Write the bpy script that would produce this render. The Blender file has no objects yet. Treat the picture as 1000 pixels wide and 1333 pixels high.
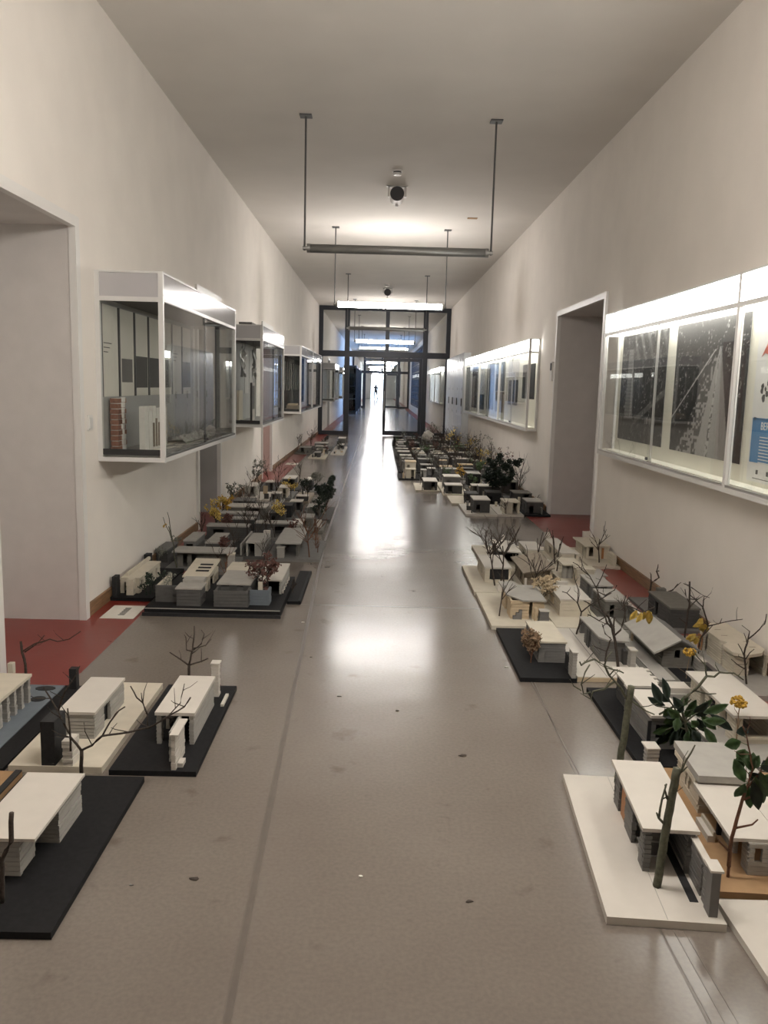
import bpy, bmesh, math, random
from mathutils import Matrix, Vector

# ------------------------------------------------------------------ camera, world, exposure
scene = bpy.context.scene
F_PX, PITCH, YAW, ROLL, EYE = 1082.37, 0.150144, 0.0105087, 0.0258018, 1.55
cam_data = bpy.data.cameras.new('camera')
cam = bpy.data.objects.new('camera', cam_data)
scene.collection.objects.link(cam)
cam_data.sensor_fit = 'HORIZONTAL'
cam_data.sensor_width = 36.0
cam_data.lens = 36.0 * F_PX / 1000.0
cam_data.clip_end = 300
_f = Vector((math.sin(YAW)*math.cos(PITCH), math.cos(YAW)*math.cos(PITCH), -math.sin(PITCH)))
_r = Vector((math.cos(YAW), -math.sin(YAW), 0))
_u = _r.cross(_f)
_ex = _r*math.cos(ROLL) + _u*math.sin(ROLL)
_ey = -_r*math.sin(ROLL) + _u*math.cos(ROLL)
_m = Matrix((_ex, _ey, -_f)).transposed().to_4x4()
_m.translation = Vector((0, 0, EYE))
cam.matrix_world = _m
scene.camera = cam

world = bpy.data.worlds.new('sky')
scene.world = world
world.use_nodes = True
_bg = world.node_tree.nodes['Background']
_bg.inputs[0].default_value = (0.72, 0.84, 1.0, 1)
_bg.inputs[1].default_value = 6.0

scene.view_settings.view_transform = 'Standard'
scene.view_settings.look = 'None'
scene.view_settings.gamma = 1.0
scene.view_settings.use_curve_mapping = False
scene.view_settings.exposure = 0.26
LAMP_E = 80.0          # lit pendant tubes; the tubes further on are set dimmer to darken the far stretch
LAMP_FAR = 56.0
CASE_E = 9.0           # lit display case light boxes

# ------------------------------------------------------------------ materials
MATS = {}
def new_mat(name):
    m = bpy.data.materials.new(name); m.use_nodes = True
    nt = m.node_tree
    return m, nt, nt.nodes['Principled BSDF']

def mat(name, col, rough=0.7, var=0.08, scale=30.0, bump=0.0, bscale=None, metallic=0.0, spec=0.4, stretch=(1, 1, 1)):
    m, nt, b = new_mat(name)
    tc = nt.nodes.new('ShaderNodeTexCoord')
    mp = nt.nodes.new('ShaderNodeMapping'); mp.inputs['Scale'].default_value = stretch
    nt.links.new(tc.outputs['Object'], mp.inputs['Vector'])
    n = nt.nodes.new('ShaderNodeTexNoise'); n.inputs['Scale'].default_value = scale; n.inputs['Detail'].default_value = 4
    nt.links.new(mp.outputs[0], n.inputs['Vector'])
    r = nt.nodes.new('ShaderNodeValToRGB')
    r.color_ramp.elements[0].position = .3; r.color_ramp.elements[1].position = .7
    lo = [max(0, c*(1-var)) for c in col]; hi = [min(1, c*(1+var)) for c in col]
    r.color_ramp.elements[0].color = (*lo, 1); r.color_ramp.elements[1].color = (*hi, 1)
    nt.links.new(n.outputs['Fac'], r.inputs[0]); nt.links.new(r.outputs[0], b.inputs['Base Color'])
    b.inputs['Roughness'].default_value = rough
    b.inputs['Metallic'].default_value = metallic
    b.inputs['Specular IOR Level'].default_value = spec
    if bump:
        n2 = nt.nodes.new('ShaderNodeTexNoise'); n2.inputs['Scale'].default_value = bscale or scale*4
        nt.links.new(mp.outputs[0], n2.inputs['Vector'])
        bp = nt.nodes.new('ShaderNodeBump'); bp.inputs['Strength'].default_value = bump; bp.inputs['Distance'].default_value = .004
        nt.links.new(n2.outputs['Fac'], bp.inputs['Height']); nt.links.new(bp.outputs[0], b.inputs['Normal'])
    MATS[name] = m
    return m

def emit_mat(name, col, strength):
    m, nt, b = new_mat(name)
    b.inputs['Base Color'].default_value = (*[c*.8 for c in col], 1)
    b.inputs['Emission Color'].default_value = (*col, 1)
    b.inputs['Emission Strength'].default_value = strength
    MATS[name] = m
    return m

def glass_mat(name, tint=(0.94, 0.95, 0.945), rough=0.0, ior=1.5):
    m = bpy.data.materials.new(name); m.use_nodes = True
    nt = m.node_tree; nt.nodes.clear()
    out = nt.nodes.new('ShaderNodeOutputMaterial')
    mix = nt.nodes.new('ShaderNodeMixShader'); tr = nt.nodes.new('ShaderNodeBsdfTransparent'); gl = nt.nodes.new('ShaderNodeBsdfGlossy')
    fr = nt.nodes.new('ShaderNodeFresnel'); ge = nt.nodes.new('ShaderNodeNewGeometry'); mr = nt.nodes.new('ShaderNodeMapRange')
    mr.inputs['To Min'].default_value = ior; mr.inputs['To Max'].default_value = 1/ior      # same reflectance on both faces of the thin pane
    nt.links.new(ge.outputs['Backfacing'], mr.inputs['Value']); nt.links.new(mr.outputs[0], fr.inputs[0])
    tr.inputs[0].default_value = (*tint, 1); gl.inputs['Roughness'].default_value = rough
    nt.links.new(fr.outputs[0], mix.inputs[0]); nt.links.new(tr.outputs[0], mix.inputs[1]); nt.links.new(gl.outputs[0], mix.inputs[2])
    nt.links.new(mix.outputs[0], out.inputs[0])
    MATS[name] = m
    return m

def floor_mat(name, col, col2, rough):
    m, nt, b = new_mat(name)
    tc = nt.nodes.new('ShaderNodeTexCoord')
    def noise(scale, detail=5):
        n = nt.nodes.new('ShaderNodeTexNoise'); n.inputs['Scale'].default_value = scale; n.inputs['Detail'].default_value = detail
        nt.links.new(tc.outputs['Object'], n.inputs['Vector']); return n
    n1, n2 = noise(1.1, 6), noise(70, 3)
    mx = nt.nodes.new('ShaderNodeMix'); mx.data_type = 'RGBA'
    mx.inputs['A'].default_value = (*col, 1); mx.inputs['B'].default_value = (*col2, 1)
    rp = nt.nodes.new('ShaderNodeValToRGB'); rp.color_ramp.elements[0].position = .35; rp.color_ramp.elements[1].position = .7
    nt.links.new(n1.outputs['Fac'], rp.inputs[0]); nt.links.new(rp.outputs[0], mx.inputs['Factor'])
    # fine mottling of the linoleum
    mm = nt.nodes.new('ShaderNodeMix'); mm.data_type = 'RGBA'; mm.blend_type = 'MULTIPLY'; mm.inputs['Factor'].default_value = 1
    r2 = nt.nodes.new('ShaderNodeValToRGB'); r2.color_ramp.elements[0].position = .3; r2.color_ramp.elements[1].position = .65
    r2.color_ramp.elements[0].color = (.87, .87, .87, 1); r2.color_ramp.elements[1].color = (1, 1, 1, 1)
    nt.links.new(n2.outputs['Fac'], r2.inputs[0])
    nt.links.new(mx.outputs['Result'], mm.inputs['A']); nt.links.new(r2.outputs[0], mm.inputs['B'])
    # dark scuffs
    n3 = noise(5.5, 8)
    r3 = nt.nodes.new('ShaderNodeValToRGB'); r3.color_ramp.elements[0].position = .26; r3.color_ramp.elements[1].position = .36
    r3.color_ramp.elements[0].color = (.72, .7, .68, 1); r3.color_ramp.elements[1].color = (1, 1, 1, 1)
    nt.links.new(n3.outputs['Fac'], r3.inputs[0])
    m3 = nt.nodes.new('ShaderNodeMix'); m3.data_type = 'RGBA'; m3.blend_type = 'MULTIPLY'; m3.inputs['Factor'].default_value = 1
    nt.links.new(mm.outputs['Result'], m3.inputs['A']); nt.links.new(r3.outputs[0], m3.inputs['B'])
    nt.links.new(m3.outputs['Result'], b.inputs['Base Color'])
    rr = nt.nodes.new('ShaderNodeMapRange'); rr.inputs['To Min'].default_value = rough*.8; rr.inputs['To Max'].default_value = rough*1.25
    n4 = noise(3, 6)
    nt.links.new(n4.outputs['Fac'], rr.inputs['Value']); nt.links.new(rr.outputs[0], b.inputs['Roughness'])
    b.inputs['Specular IOR Level'].default_value = .5
    mp = nt.nodes.new('ShaderNodeMapping'); mp.inputs['Scale'].default_value = (.6, 2.2, 1)
    nt.links.new(tc.outputs['Object'], mp.inputs['Vector'])
    n5 = nt.nodes.new('ShaderNodeTexNoise'); n5.inputs['Scale'].default_value = 1.6; n5.inputs['Detail'].default_value = 3
    nt.links.new(mp.outputs[0], n5.inputs['Vector'])
    bp = nt.nodes.new('ShaderNodeBump'); bp.inputs['Strength'].default_value = .35; bp.inputs['Distance'].default_value = .006
    nt.links.new(n5.outputs['Fac'], bp.inputs['Height']); nt.links.new(bp.outputs[0], b.inputs['Normal'])
    MATS[name] = m
    return m

def attr_mat(name, rough=.5):
    m, nt, b = new_mat(name)
    a = nt.nodes.new('ShaderNodeVertexColor'); a.layer_name = 'print'
    nt.links.new(a.outputs[0], b.inputs['Base Color']); b.inputs['Roughness'].default_value = rough; b.inputs['Specular IOR Level'].default_value = .1
    MATS[name] = m
    return m

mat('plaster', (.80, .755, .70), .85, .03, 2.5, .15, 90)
mat('ceiling_paint', (.66, .625, .58), .9, .03, 1.5, .1, 80)
mat('white_lacquer', (.74, .72, .69), .4, .02, 5)
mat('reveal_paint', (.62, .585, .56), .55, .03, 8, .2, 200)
mat('pink_door', (.62, .48, .44), .5, .03, 8)
mat('grey_door', (.42, .41, .40), .5, .03, 8)
floor_mat('lino', (.178, .150, .129), (.212, .184, .158), .19)
floor_mat('red_lino', (.205, .022, .014), (.225, .029, .020), .30)
mat('seam', (.135, .114, .097), .3, .1, 20, spec=.45)
mat('skirting_wood', (.23, .135, .07), .5, .25, 14, .1, stretch=(8, .6, 8))
mat('alu', (.56, .55, .53), .35, .03, 10, metallic=.6)
mat('white_frame', (.70, .69, .67), .35, .02, 6)
mat('gloss_band', (.50, .49, .50), .12, .02, 4, spec=.8)
mat('steel_frame', (.032, .034, .040), .5, .06, 6, spec=.25)
mat('dark_metal', (.12, .12, .12), .45, .05, 20, metallic=.5)
mat('steel', (.38, .38, .37), .35, .05, 30, metallic=.8)
mat('grille', (.30, .30, .29), .4, .3, 900, metallic=.6)
mat('speaker_face', (.055, .055, .06), .55, .15, 400)
mat('case_back', (.36, .36, .35), .6, .06, 4)
mat('case_back_white', (.78, .76, .66), .6, .02, 4)
mat('case_dark', (.035, .035, .035), .5, .1, 10)
mat('paper', (.72, .69, .62), .75, .03, 20)
mat('paper_grey', (.50, .49, .47), .7, .05, 20)
mat('ink', (.06, .06, .06), .6, .1, 20)
mat('poster_blue', (.045, .19, .40), .5, .04, 20)
mat('poster_white', (.72, .72, .70), .5, .02, 20)
mat('poster_red', (.48, .11, .07), .5, .1, 20)
mat('plaster_model', (.74, .72, .68), .8, .05, 40, .6, 60)
mat('brick_red', (.27, .12, .075), .85, .25, 60, .5, 150)
mat('locker_white', (.58, .59, .60), .25, .02, 6, spec=.6)
mat('black_board', (.012, .012, .013), .75, .2, 60, spec=.2)
mat('charcoal_card', (.03, .03, .031), .75, .15, 60, spec=.2)
mat('white_card', (.57, .535, .482), .6, .03, 12, spec=.2)
mat('cream_card', (.58, .53, .435), .65, .05, 14, spec=.2)
mat('wood_card', (.56, .45, .31), .65, .10, 12, stretch=(1, 6, 1), spec=.2)
mat('pale_grey_card', (.37, .355, .325), .7, .05, 18, spec=.2)
mat('grey_card', (.175, .170, .162), .75, .07, 22, spec=.2)
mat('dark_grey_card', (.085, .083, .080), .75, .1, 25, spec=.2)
mat('olive_grey_card', (.165, .157, .138), .75, .08, 25, spec=.2)
mat('slate_card', (.115, .112, .108), .75, .1, 25, spec=.2)
mat('blue_grey_card', (.15, .175, .20), .7, .05, 20)
mat('brown_board', (.36, .225, .12), .7, .08, 20, spec=.2)
mat('brown_roof', (.28, .235, .185), .75, .1, 40, spec=.2)
mat('orange_panel', (.37, .17, .07), .6, .1, 20)
mat('bark', (.055, .042, .034), .85, .3, 120, .4)
mat('green_bark', (.095, .095, .065), .8, .25, 90, .4)
mat('red_bark', (.13, .06, .035), .8, .25, 90)
mat('leaf_green', (.055, .10, .035), .4, .35, 40)
mat('leaf_dark', (.014, .026, .016), .5, .4, 40)
mat('leaf_yellow', (.62, .46, .12), .55, .3, 50)
mat('flower_ochre', (.50, .30, .045), .7, .35, 120)
mat('dry_leaf', (.25, .165, .10), .75, .35, 80)
mat('dry_pale', (.52, .42, .28), .75, .3, 80)
mat('rust_leaf', (.12, .055, .045), .75, .35, 80)
mat('lichen', (.20, .205, .17), .85, .3, 80)
mat('skin', (.35, .22, .16), .6, .05, 20)
mat('dark_cloth', (.02, .022, .03), .8, .2, 40)
emit_mat('lamp_lit', (1.0, .94, .875), LAMP_E)
emit_mat('lamp_lit_far', (1.0, .95, .91), LAMP_FAR)
emit_mat('case_light', (1.0, .985, .93), CASE_E)
glass_mat('glass')
glass_mat('case_glass', (.95, .955, .95), ior=1.22)
glass_mat('glass_grey', (.62, .66, .66))
glass_mat('glass_blue', (.55, .72, .95))
attr_mat('print_gloss', .35)

# ------------------------------------------------------------------ geometry helpers
COL = scene.collection
def link(o, parent=None):
    COL.objects.link(o)
    if parent is not None: o.parent = parent
    return o
def box(bm, x0, y0, z0, x1, y1, z1):
    v = [bm.verts.new(p) for p in ((x0,y0,z0),(x1,y0,z0),(x1,y1,z0),(x0,y1,z0),(x0,y0,z1),(x1,y0,z1),(x1,y1,z1),(x0,y1,z1))]
    for f in ((3,2,1,0),(4,5,6,7),(0,1,5,4),(1,2,6,5),(2,3,7,6),(3,0,4,7)): bm.faces.new([v[i] for i in f])
def prism(bm, pts, z0, z1):
    lo = [bm.verts.new((p[0], p[1], z0)) for p in pts]; hi = [bm.verts.new((p[0], p[1], z1)) for p in pts]
    n = len(pts)
    bm.faces.new(lo[::-1]); bm.faces.new(hi)
    for i in range(n): bm.faces.new((lo[i], lo[(i+1) % n], hi[(i+1) % n], hi[i]))
def tube(bm, pts, r0, r1, sides=5):
    pts = [Vector(p) for p in pts]; rings = []
    n = len(pts)
    for i, p in enumerate(pts):
        t = (pts[min(i+1, n-1)] - pts[max(i-1, 0)]).normalized()
        a = t.orthogonal().normalized() if abs(t.z) < .9 else Vector((1, 0, 0)).cross(t).normalized()
        b = t.cross(a).normalized()
        r = r0 + (r1-r0)*i/max(1, n-1)
        rings.append([bm.verts.new(p + (a*math.cos(2*math.pi*k/sides) + b*math.sin(2*math.pi*k/sides))*r) for k in range(sides)])
    for i in range(n-1):
        for k in range(sides):
            bm.faces.new((rings[i][k], rings[i][(k+1) % sides], rings[i+1][(k+1) % sides], rings[i+1][k]))
    bm.faces.new(rings[0][::-1]); bm.faces.new(rings[-1])
def cyl(bm, c0, c1, r, sides=20): tube(bm, [c0, c1], r, r, sides)
def mesh(name, bm, m, parent=None, smooth=False):
    bmesh.ops.recalc_face_normals(bm, faces=bm.faces[:])
    me = bpy.data.meshes.new(name); bm.to_mesh(me); bm.free()
    me.materials.append(MATS[m])
    if smooth:
        for p in me.polygons: p.use_smooth = True
    return link(bpy.data.objects.new(name, me), parent)
def bx(name, x0, y0, z0, x1, y1, z1, m, parent=None):
    bm = bmesh.new(); box(bm, min(x0,x1), min(y0,y1), min(z0,z1), max(x0,x1), max(y0,y1), max(z0,z1))
    return mesh(name, bm, m, parent)
def struct(o): o['kind'] = 'structure'; return o
def tag(o, label, cat, group=None):
    o['label'] = label; o['category'] = cat
    if group: o['group'] = group
    return o
def thing(name, label, cat, loc=(0, 0, 0), rz=0, group=None):
    o = bpy.data.objects.new(name, None); o.empty_display_size = .1
    link(o); o.location = loc; o.rotation_euler = (0, 0, rz)
    return tag(o, label, cat, group)
def copy_tree(o, parent=None):
    c = o.copy(); COL.objects.link(c); c.parent = parent
    for ch in list(o.children): copy_tree(ch, c)
    return c

# ------------------------------------------------------------------ the corridor
XL, XR, H = -1.88, 2.20, 3.966
Y0, YE = -4.0, 108.0
RD = .6                                        # depth of the door recesses
def wall_mesh(name, xin, sgn, openings, y0, y1, top=H):
    bm = bmesh.new(); xo = xin + sgn*RD
    a, b = min(xin, xo), max(xin, xo)
    y = y0
    for (o0, o1, z0, z1) in openings:
        box(bm, a, y, 0, b, o0, top)
        if z1 < top: box(bm, a, o0, z1, b, o1, top)
        if z0 > 0: box(bm, a, o0, 0, b, o1, z0)
        y = o1
    box(bm, a, y, 0, b, y1, top)
    return struct(mesh(name, bm, 'plaster'))
L_DOORS = [(4.06, 5.25), (8.71, 9.90), (13.55, 14.75)]
L_FAR = [(31.0, 32.2), (44.0, 57.0), (66, 68), (76, 80)]
R_DOORS = [(8.28, 10.42)]
wall_mesh('wall_left', XL, -1, [(a, b, 0, 2.47) for a, b in L_DOORS] + [(31.0, 32.2, 0, 2.47)], Y0, YE)
wall_mesh('wall_right', XR, 1, [(8.28, 10.42, 0, 2.46), (41, 58, .35, 3.7), (84, 100, .35, 3.5)], Y0, YE)
struct(bx('wall_back', XL-RD, Y0-.2, 0, XR+RD, Y0, H, 'plaster'))
struct(bx('ceiling', XL-RD, Y0-.2, H, XR+RD, YE, H+.2, 'ceiling_paint'))
struct(bx('floor', -1.547, Y0-.2, -.1, 1.87, YE, 0, 'lino'))
struct(bx('floor_strip_left', XL-RD-.1, Y0-.2, -.1, -1.547, YE, 0, 'red_lino'))
struct(bx('floor_strip_right', 1.87, Y0-.2, -.1, XR+RD+.1, YE, 0, 'red_lino'))
# welded seams in the sheet flooring
bm = bmesh.new()
for (xa, ya, xb, yb, w) in [(-.30, 0.6, -.40, 4.2, .011), (-.40, 4.2, -.50, 8.2, .011), (-.50, 8.2, -.50, 26, .011), (.862, 1.0, .86, 4.3, .003), (.885, 1.0, .845, 3.3, .0015), (.845, 3.3, .885, 4.5, .0015), (.91, 1.2, .90, 2.25, .0015), (.95, 1.2, .93, 2.24, .0012)]:
    prism(bm, [(xa-w, ya), (xa+w, ya), (xb+w, yb), (xb-w, yb)], -.001, .0006)
for yy in (5.75, 11.4, 17.2): box(bm, -1.54, yy, -.001, 1.86, yy+.006, .0006)
struct(mesh('trim_floor_seam', bm, 'seam'))
# skirting boards, cut at the door openings
def skirting(name, x0, x1, gaps, y0, y1):
    bm = bmesh.new(); y = y0
    for a, b in gaps: box(bm, x0, y, 0, x1, a-.06, .085); y = b+.06
    box(bm, x0, y, 0, x1, y1, .085)
    struct(mesh(name, bm, 'skirting_wood'))
skirting('baseboard_left', XL, XL+.018, L_DOORS, Y0, 26.3)
skirting('baseboard_right', XR-.018, XR, R_DOORS, Y0, 20.1)

def door_frame(idx, xin, sgn, y0, y1, z1, leaf):
    """white frame round a deep recess, reveal lining and the door leaf at its back"""
    bm = bmesh.new()
    a, b = sorted((xin - sgn*.025, xin + sgn*.02))
    box(bm, a, y0-.055, 0, b, y0+.012, z1+.05)
    box(bm, a, y1-.012, 0, b, y1+.055, z1+.05)
    box(bm, a, y0+.012, z1-.012, b, y1-.012, z1+.05)
    t = struct(mesh('trim_%d' % idx, bm, 'white_lacquer'))
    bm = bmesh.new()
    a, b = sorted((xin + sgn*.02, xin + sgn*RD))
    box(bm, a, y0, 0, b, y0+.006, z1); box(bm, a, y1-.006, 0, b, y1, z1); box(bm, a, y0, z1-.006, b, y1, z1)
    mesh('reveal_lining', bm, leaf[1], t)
    xd = xin + sgn*(RD-.02)
    n = leaf[2]
    d = struct(bx('door_%d' % idx, xd-.02, y0, .005, xd+.02, y1, z1, leaf[0]))
    w = (y1-y0)/n
    for k in range(n):
        bm = bmesh.new(); ya, yb = y0+k*w+.06, y0+(k+1)*w-.06
        xx = xd - sgn*.022
        box(bm, xx-.008, ya, .02, xx+.008, yb, z1-.05)
        leafo = mesh('door_leaf', bm, leaf[0], d)
        bm = bmesh.new(); yh = yb-.08
        cyl(bm, (xx, yh, 1.05), (xx-sgn*.05, yh, 1.05), .01, 8); cyl(bm, (xx-sgn*.05, yh, 1.05), (xx-sgn*.05, yh-.12, 1.05), .009, 8)
        mesh('door_handle', bm, 'steel', leafo)
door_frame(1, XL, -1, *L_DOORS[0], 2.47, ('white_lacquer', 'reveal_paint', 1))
door_frame(2, XL, -1, *L_DOORS[1], 2.47, ('grey_door', 'grey_door', 1))
door_frame(3, XL, -1, *L_DOORS[2], 2.47, ('pink_door', 'pink_door', 1))
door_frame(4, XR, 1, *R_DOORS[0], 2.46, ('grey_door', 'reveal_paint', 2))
door_frame(5, XL, -1, 31.0, 32.2, 2.47, ('grey_door', 'grey_door', 1))

# ------------------------------------------------------------------ glazed screens across the corridor
def glazed_screen(idx, y, xs_post, open_bay, leaf_bay, ztr=2.52):
    root = bpy.data.objects.new('window_%d' % idx, None); link(root); root.location = (0, y, 0); struct(root)
    t = .06
    def bar(nm, x0, z0, x1, z1, d=t): bx(nm, x0, -d, z0, x1, d, z1, 'steel_frame', root)
    bar('frame_post', XL, 0, XL+.13, H); bar('frame_post', XR-.13, 0, XR, H)
    for x in xs_post: bar('mullion', x-.075, 0, x+.075, H)
    bar('frame_head', XL+.13, H-.13, XR-.13, H)
    edges = [XL+.13] + [c for x in xs_post for c in (x-.075, x+.075)] + [XR-.13]
    bays = [(edges[i], edges[i+1]) for i in range(0, len(edges), 2)]
    for i, (a, b) in enumerate(bays):
        bar('transom', a, ztr-.09, b, ztr+.09)
        pane_list = []
        if b-a > 1.6:
            m = (a+b)/2 + .03
            bar('glazing_bar', m-.06, ztr+.09, m+.06, H-.13)
            pane_list = [(a, m-.06, ztr+.09, H-.13), (m+.06, b, ztr+.09, H-.13)]
        else: pane_list = [(a, b, ztr+.09, H-.13)]
        if i != open_bay:
            bar('bottom_rail', a, 0, b, .12); pane_list.append((a, b, .12, ztr-.09))
        for (p0, p1, z0, z1) in pane_list: bx('pane', p0, -.004, z0, p1, .004, z1, 'glass', root)
    a, b = bays[open_bay]
    # fixed door leaf closing one half of the wide bay; the other leaf stands open
    def leaf(x0, x1, nm, hx):
        d = bpy.data.objects.new(nm, None); link(d); struct(d)
        for (p0, z0, p1, z1, part) in ((x0, .02, x0+.09, ztr-.1, 'stile'), (x1-.09, .02, x1, ztr-.1, 'stile'), (x0+.09, .02, x1-.09, .16, 'rail'), (x0+.09, ztr-.2, x1-.09, ztr-.1, 'rail')):
            bx(part, p0, -.03, z0, p1, .03, z1, 'steel_frame', d)
        bx('pane', x0+.09, -.004, .16, x1-.09, .004, ztr-.2, 'glass', d)
        bm = bmesh.new(); cyl(bm, (hx, -.08, .8), (hx, -.08, 1.4), .016, 10); cyl(bm, (hx, -.08, .85), (hx, 0, .85), .01, 8); cyl(bm, (hx, -.08, 1.35), (hx, 0, 1.35), .01, 8)
        mesh('pull_handle', bm, 'steel', d)
        return d
    mid = a + (b-a)*leaf_bay
    d = leaf(0, b-mid-.005, 'door_%d' % (idx*2+4), .045); d.location = (mid, y, 0)
    d2 = leaf(0, mid-a-.01, 'door_%d' % (idx*2+5), mid-a-.06); d2.location = (a-.02, y+.07, 0); d2.rotation_euler = (0, 0, math.radians(97))
    return root
glazed_screen(1, 26.34, (-1.0, 1.43), 1, .47)
glazed_screen(2, 60.0, (-1.0, 1.43), 1, .60)

# tall gridded windows along the far right wall and at the far end
def grid_window(idx, x, y0, y1, z0, z1, ny, nz, gl):
    root = bpy.data.objects.new('window_%d' % idx, None); link(root); struct(root); root.location = (x, y0, 0)
    L = y1-y0
    bx('frame', -.06, 0, z0, .06, .10, z1, 'steel_frame', root); bx('frame', -.06, L-.10, z0, .06, L, z1, 'steel_frame', root)
    bx('frame', -.06, .1, z0, .06, L-.1, z0+.1, 'steel_frame', root); bx('frame', -.06, .1, z1-.1, .06, L-.1, z1, 'steel_frame', root)
    for k in range(1, ny):
        yy = L*k/ny; w = .07 if k % 3 == 0 else .03
        bx('glazing_bar', -.04, yy-w, z0+.1, .04, yy+w, z1-.1, 'steel_frame', root)
    for k in range(1, nz):
        zz = z0+(z1-z0)*k/nz
        bx('glazing_bar', -.03, .1, zz-.02, .03, L-.1, zz+.02, 'steel_frame', root)
    bx('pane', -.004, .1, z0+.1, .004, L-.1, z1-.1, gl, root)
grid_window(3, XR+.12, 41, 58, .35, 3.7, 18, 8, 'glass_blue')
grid_window(4, XR+.12, 84, 100, .35, 3.5, 16, 4, 'glass')
# end wall with a tall glazed door to the daylight
EX0, EX1, EZ = -1.0, .75, 3.0
bm = bmesh.new()
box(bm, XL-RD, YE, 0, EX0, YE+.3, H); box(bm, EX1, YE, 0, XR+RD, YE+.3, H); box(bm, EX0, YE, EZ, EX1, YE+.3, H)
struct(mesh('wall_end', bm, 'plaster'))
root = bpy.data.objects.new('window_5', None); link(root); struct(root); root.location = (0, YE+.1, 0)
for xx in (EX0, (EX0+EX1)/2-.03, EX1-.06): bx('mullion', xx, -.03, 0, xx+.06, .03, EZ, 'white_lacquer', root)
for xa, xb in ((EX0+.06, (EX0+EX1)/2-.03), ((EX0+EX1)/2+.03, EX1-.06)):
    for zz in (0, 2.3, EZ-.06): bx('transom', xa, -.03, zz, xb, .03, zz+.06, 'white_lacquer', root)
    bx('pane', xa, -.004, .06, xb, .004, 2.3, 'glass', root); bx('pane', xa, -.004, 2.36, xb, .004, EZ-.06, 'glass', root)

# ------------------------------------------------------------------ pendant tube lamps
def pendant(y, lit, label):
    t = thing('pendant_lamp', label, 'lamp', (.15, y, H), 0, 'tube lamps hanging in a row along the corridor')
    zt = -1.166
    for s in (-1, 1):
        bx('ceiling_plate', s*.868-.055, -.055, -.012, s*.868+.055, .055, 0, 'dark_metal', t)
        bm = bmesh.new(); cyl(bm, (s*.868, 0, zt-.02), (s*.868, 0, -.012), .009, 8); mesh('stem', bm, 'dark_metal', t)
        bm = bmesh.new(); cyl(bm, (s*.845, 0, zt), (s*.885, 0, zt), .018, 12); cyl(bm, (s*.815, 0, zt), (s*.845, 0, zt), .042, 20); mesh('end_cap', bm, 'steel', t)
    bm = bmesh.new(); cyl(bm, (-.815, 0, zt), (.815, 0, zt), 0.044 if lit else .04, 24)
    mesh('tube', bm, ('lamp_lit' if y < 10 else 'lamp_lit_far') if lit else 'grille', t, True)
    return t
ORD = ['second', 'third', 'fourth', 'fifth', 'sixth', 'seventh', 'eighth', 'ninth', 'tenth', 'eleventh', 'twelfth']
pendant(-2.74, False, 'unlit tube lamp hanging nearest the blank end wall')
pendant(2.64, True, 'lit tube lamp hanging ahead of the unlit grille lamp, over the foremost models')
pendant(8.02, False, 'unlit grey grille tube lamp hanging before the ceiling loudspeaker')
pendant(13.38, True, 'glowing tube lamp hanging past the ceiling loudspeaker, before the glass screen')
pendant(18.80, False, 'unlit slim tube lamp hanging between two lit ones before the glass screen')
pendant(24.20, True, 'glowing tube lamp hanging right in front of the dark framed glass screen')
for k in range(12):
    y = 29.55 + 5.38*k
    if abs(y-60) < .5: y -= .8
    pendant(y, k % 2 == 1, '%s tube lamp behind the glass screen, %s along the ceiling' % ('glowing' if (k % 2 == 1) else 'unlit', (['first']+ORD)[k]))

# ------------------------------------------------------------------ ceiling fittings
def loudspeaker(y, label):
    t = thing('loudspeaker', label, 'loudspeaker', (.17, y, H), 0, 'ceiling loudspeakers')
    bm = bmesh.new(); cyl(bm, (0, -.13, -.115), (0, .12, -.115), .088, 28); body = mesh('body', bm, 'white_lacquer', t)
    bm = bmesh.new(); cyl(bm, (0, -.135, -.115), (0, -.128, -.115), .084, 28); mesh('speaker_face', bm, 'speaker_face', t)
    bm = bmesh.new()
    for s in (-1, 1):
        box(bm, s*.1-.012, -.03, -.13, s*.1+.004*s+.012, .03, -.01)
        box(bm, s*.1-.03, -.03, -.012, s*.1+.03, .03, 0)
    box(bm, -.1, -.03, -.022, .1, .03, -.002)
    mesh('bracket', bm, 'white_lacquer', t)
    bm = bmesh.new(); cyl(bm, (0, .03, -.2), (0, .03, -.235), .02, 12); mesh('cable_gland', bm, 'white_lacquer', t)
loudspeaker(10.62, 'round dark faced loudspeaker on the ceiling before the lit ceiling patch')
loudspeaker(21.3, 'small dark loudspeaker on the ceiling close to the glass screen')
def smoke_detector(y, label):
    t = thing('smoke_detector', label, 'detector', (.155, y, H), 0, 'smoke detectors')
    bm = bmesh.new(); cyl(bm, (0, 0, -.02), (0, 0, 0), .058, 24); mesh('base', bm, 'white_lacquer', t)
    bm = bmesh.new(); cyl(bm, (0, 0, -.034), (0, 0, -.02), .046, 24); mesh('sensor_slot', bm, 'case_dark', t)
    bm = bmesh.new(); tube(bm, [(0, 0, -.034), (0, 0, -.06)], .054, .042, 24); mesh('cap', bm, 'white_lacquer', t)
smoke_detector(9.86, 'white smoke detector on the ceiling beside the round loudspeaker')
smoke_detector(20.5, 'tiny white smoke detector on the ceiling near the glass screen')
tag(bx('ceiling_plate', 1.22, 12.38, H-.008, 1.36, 12.46, H, 'brown_board'), 'small brown blank plate fixed on the ceiling', 'plate')

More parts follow.
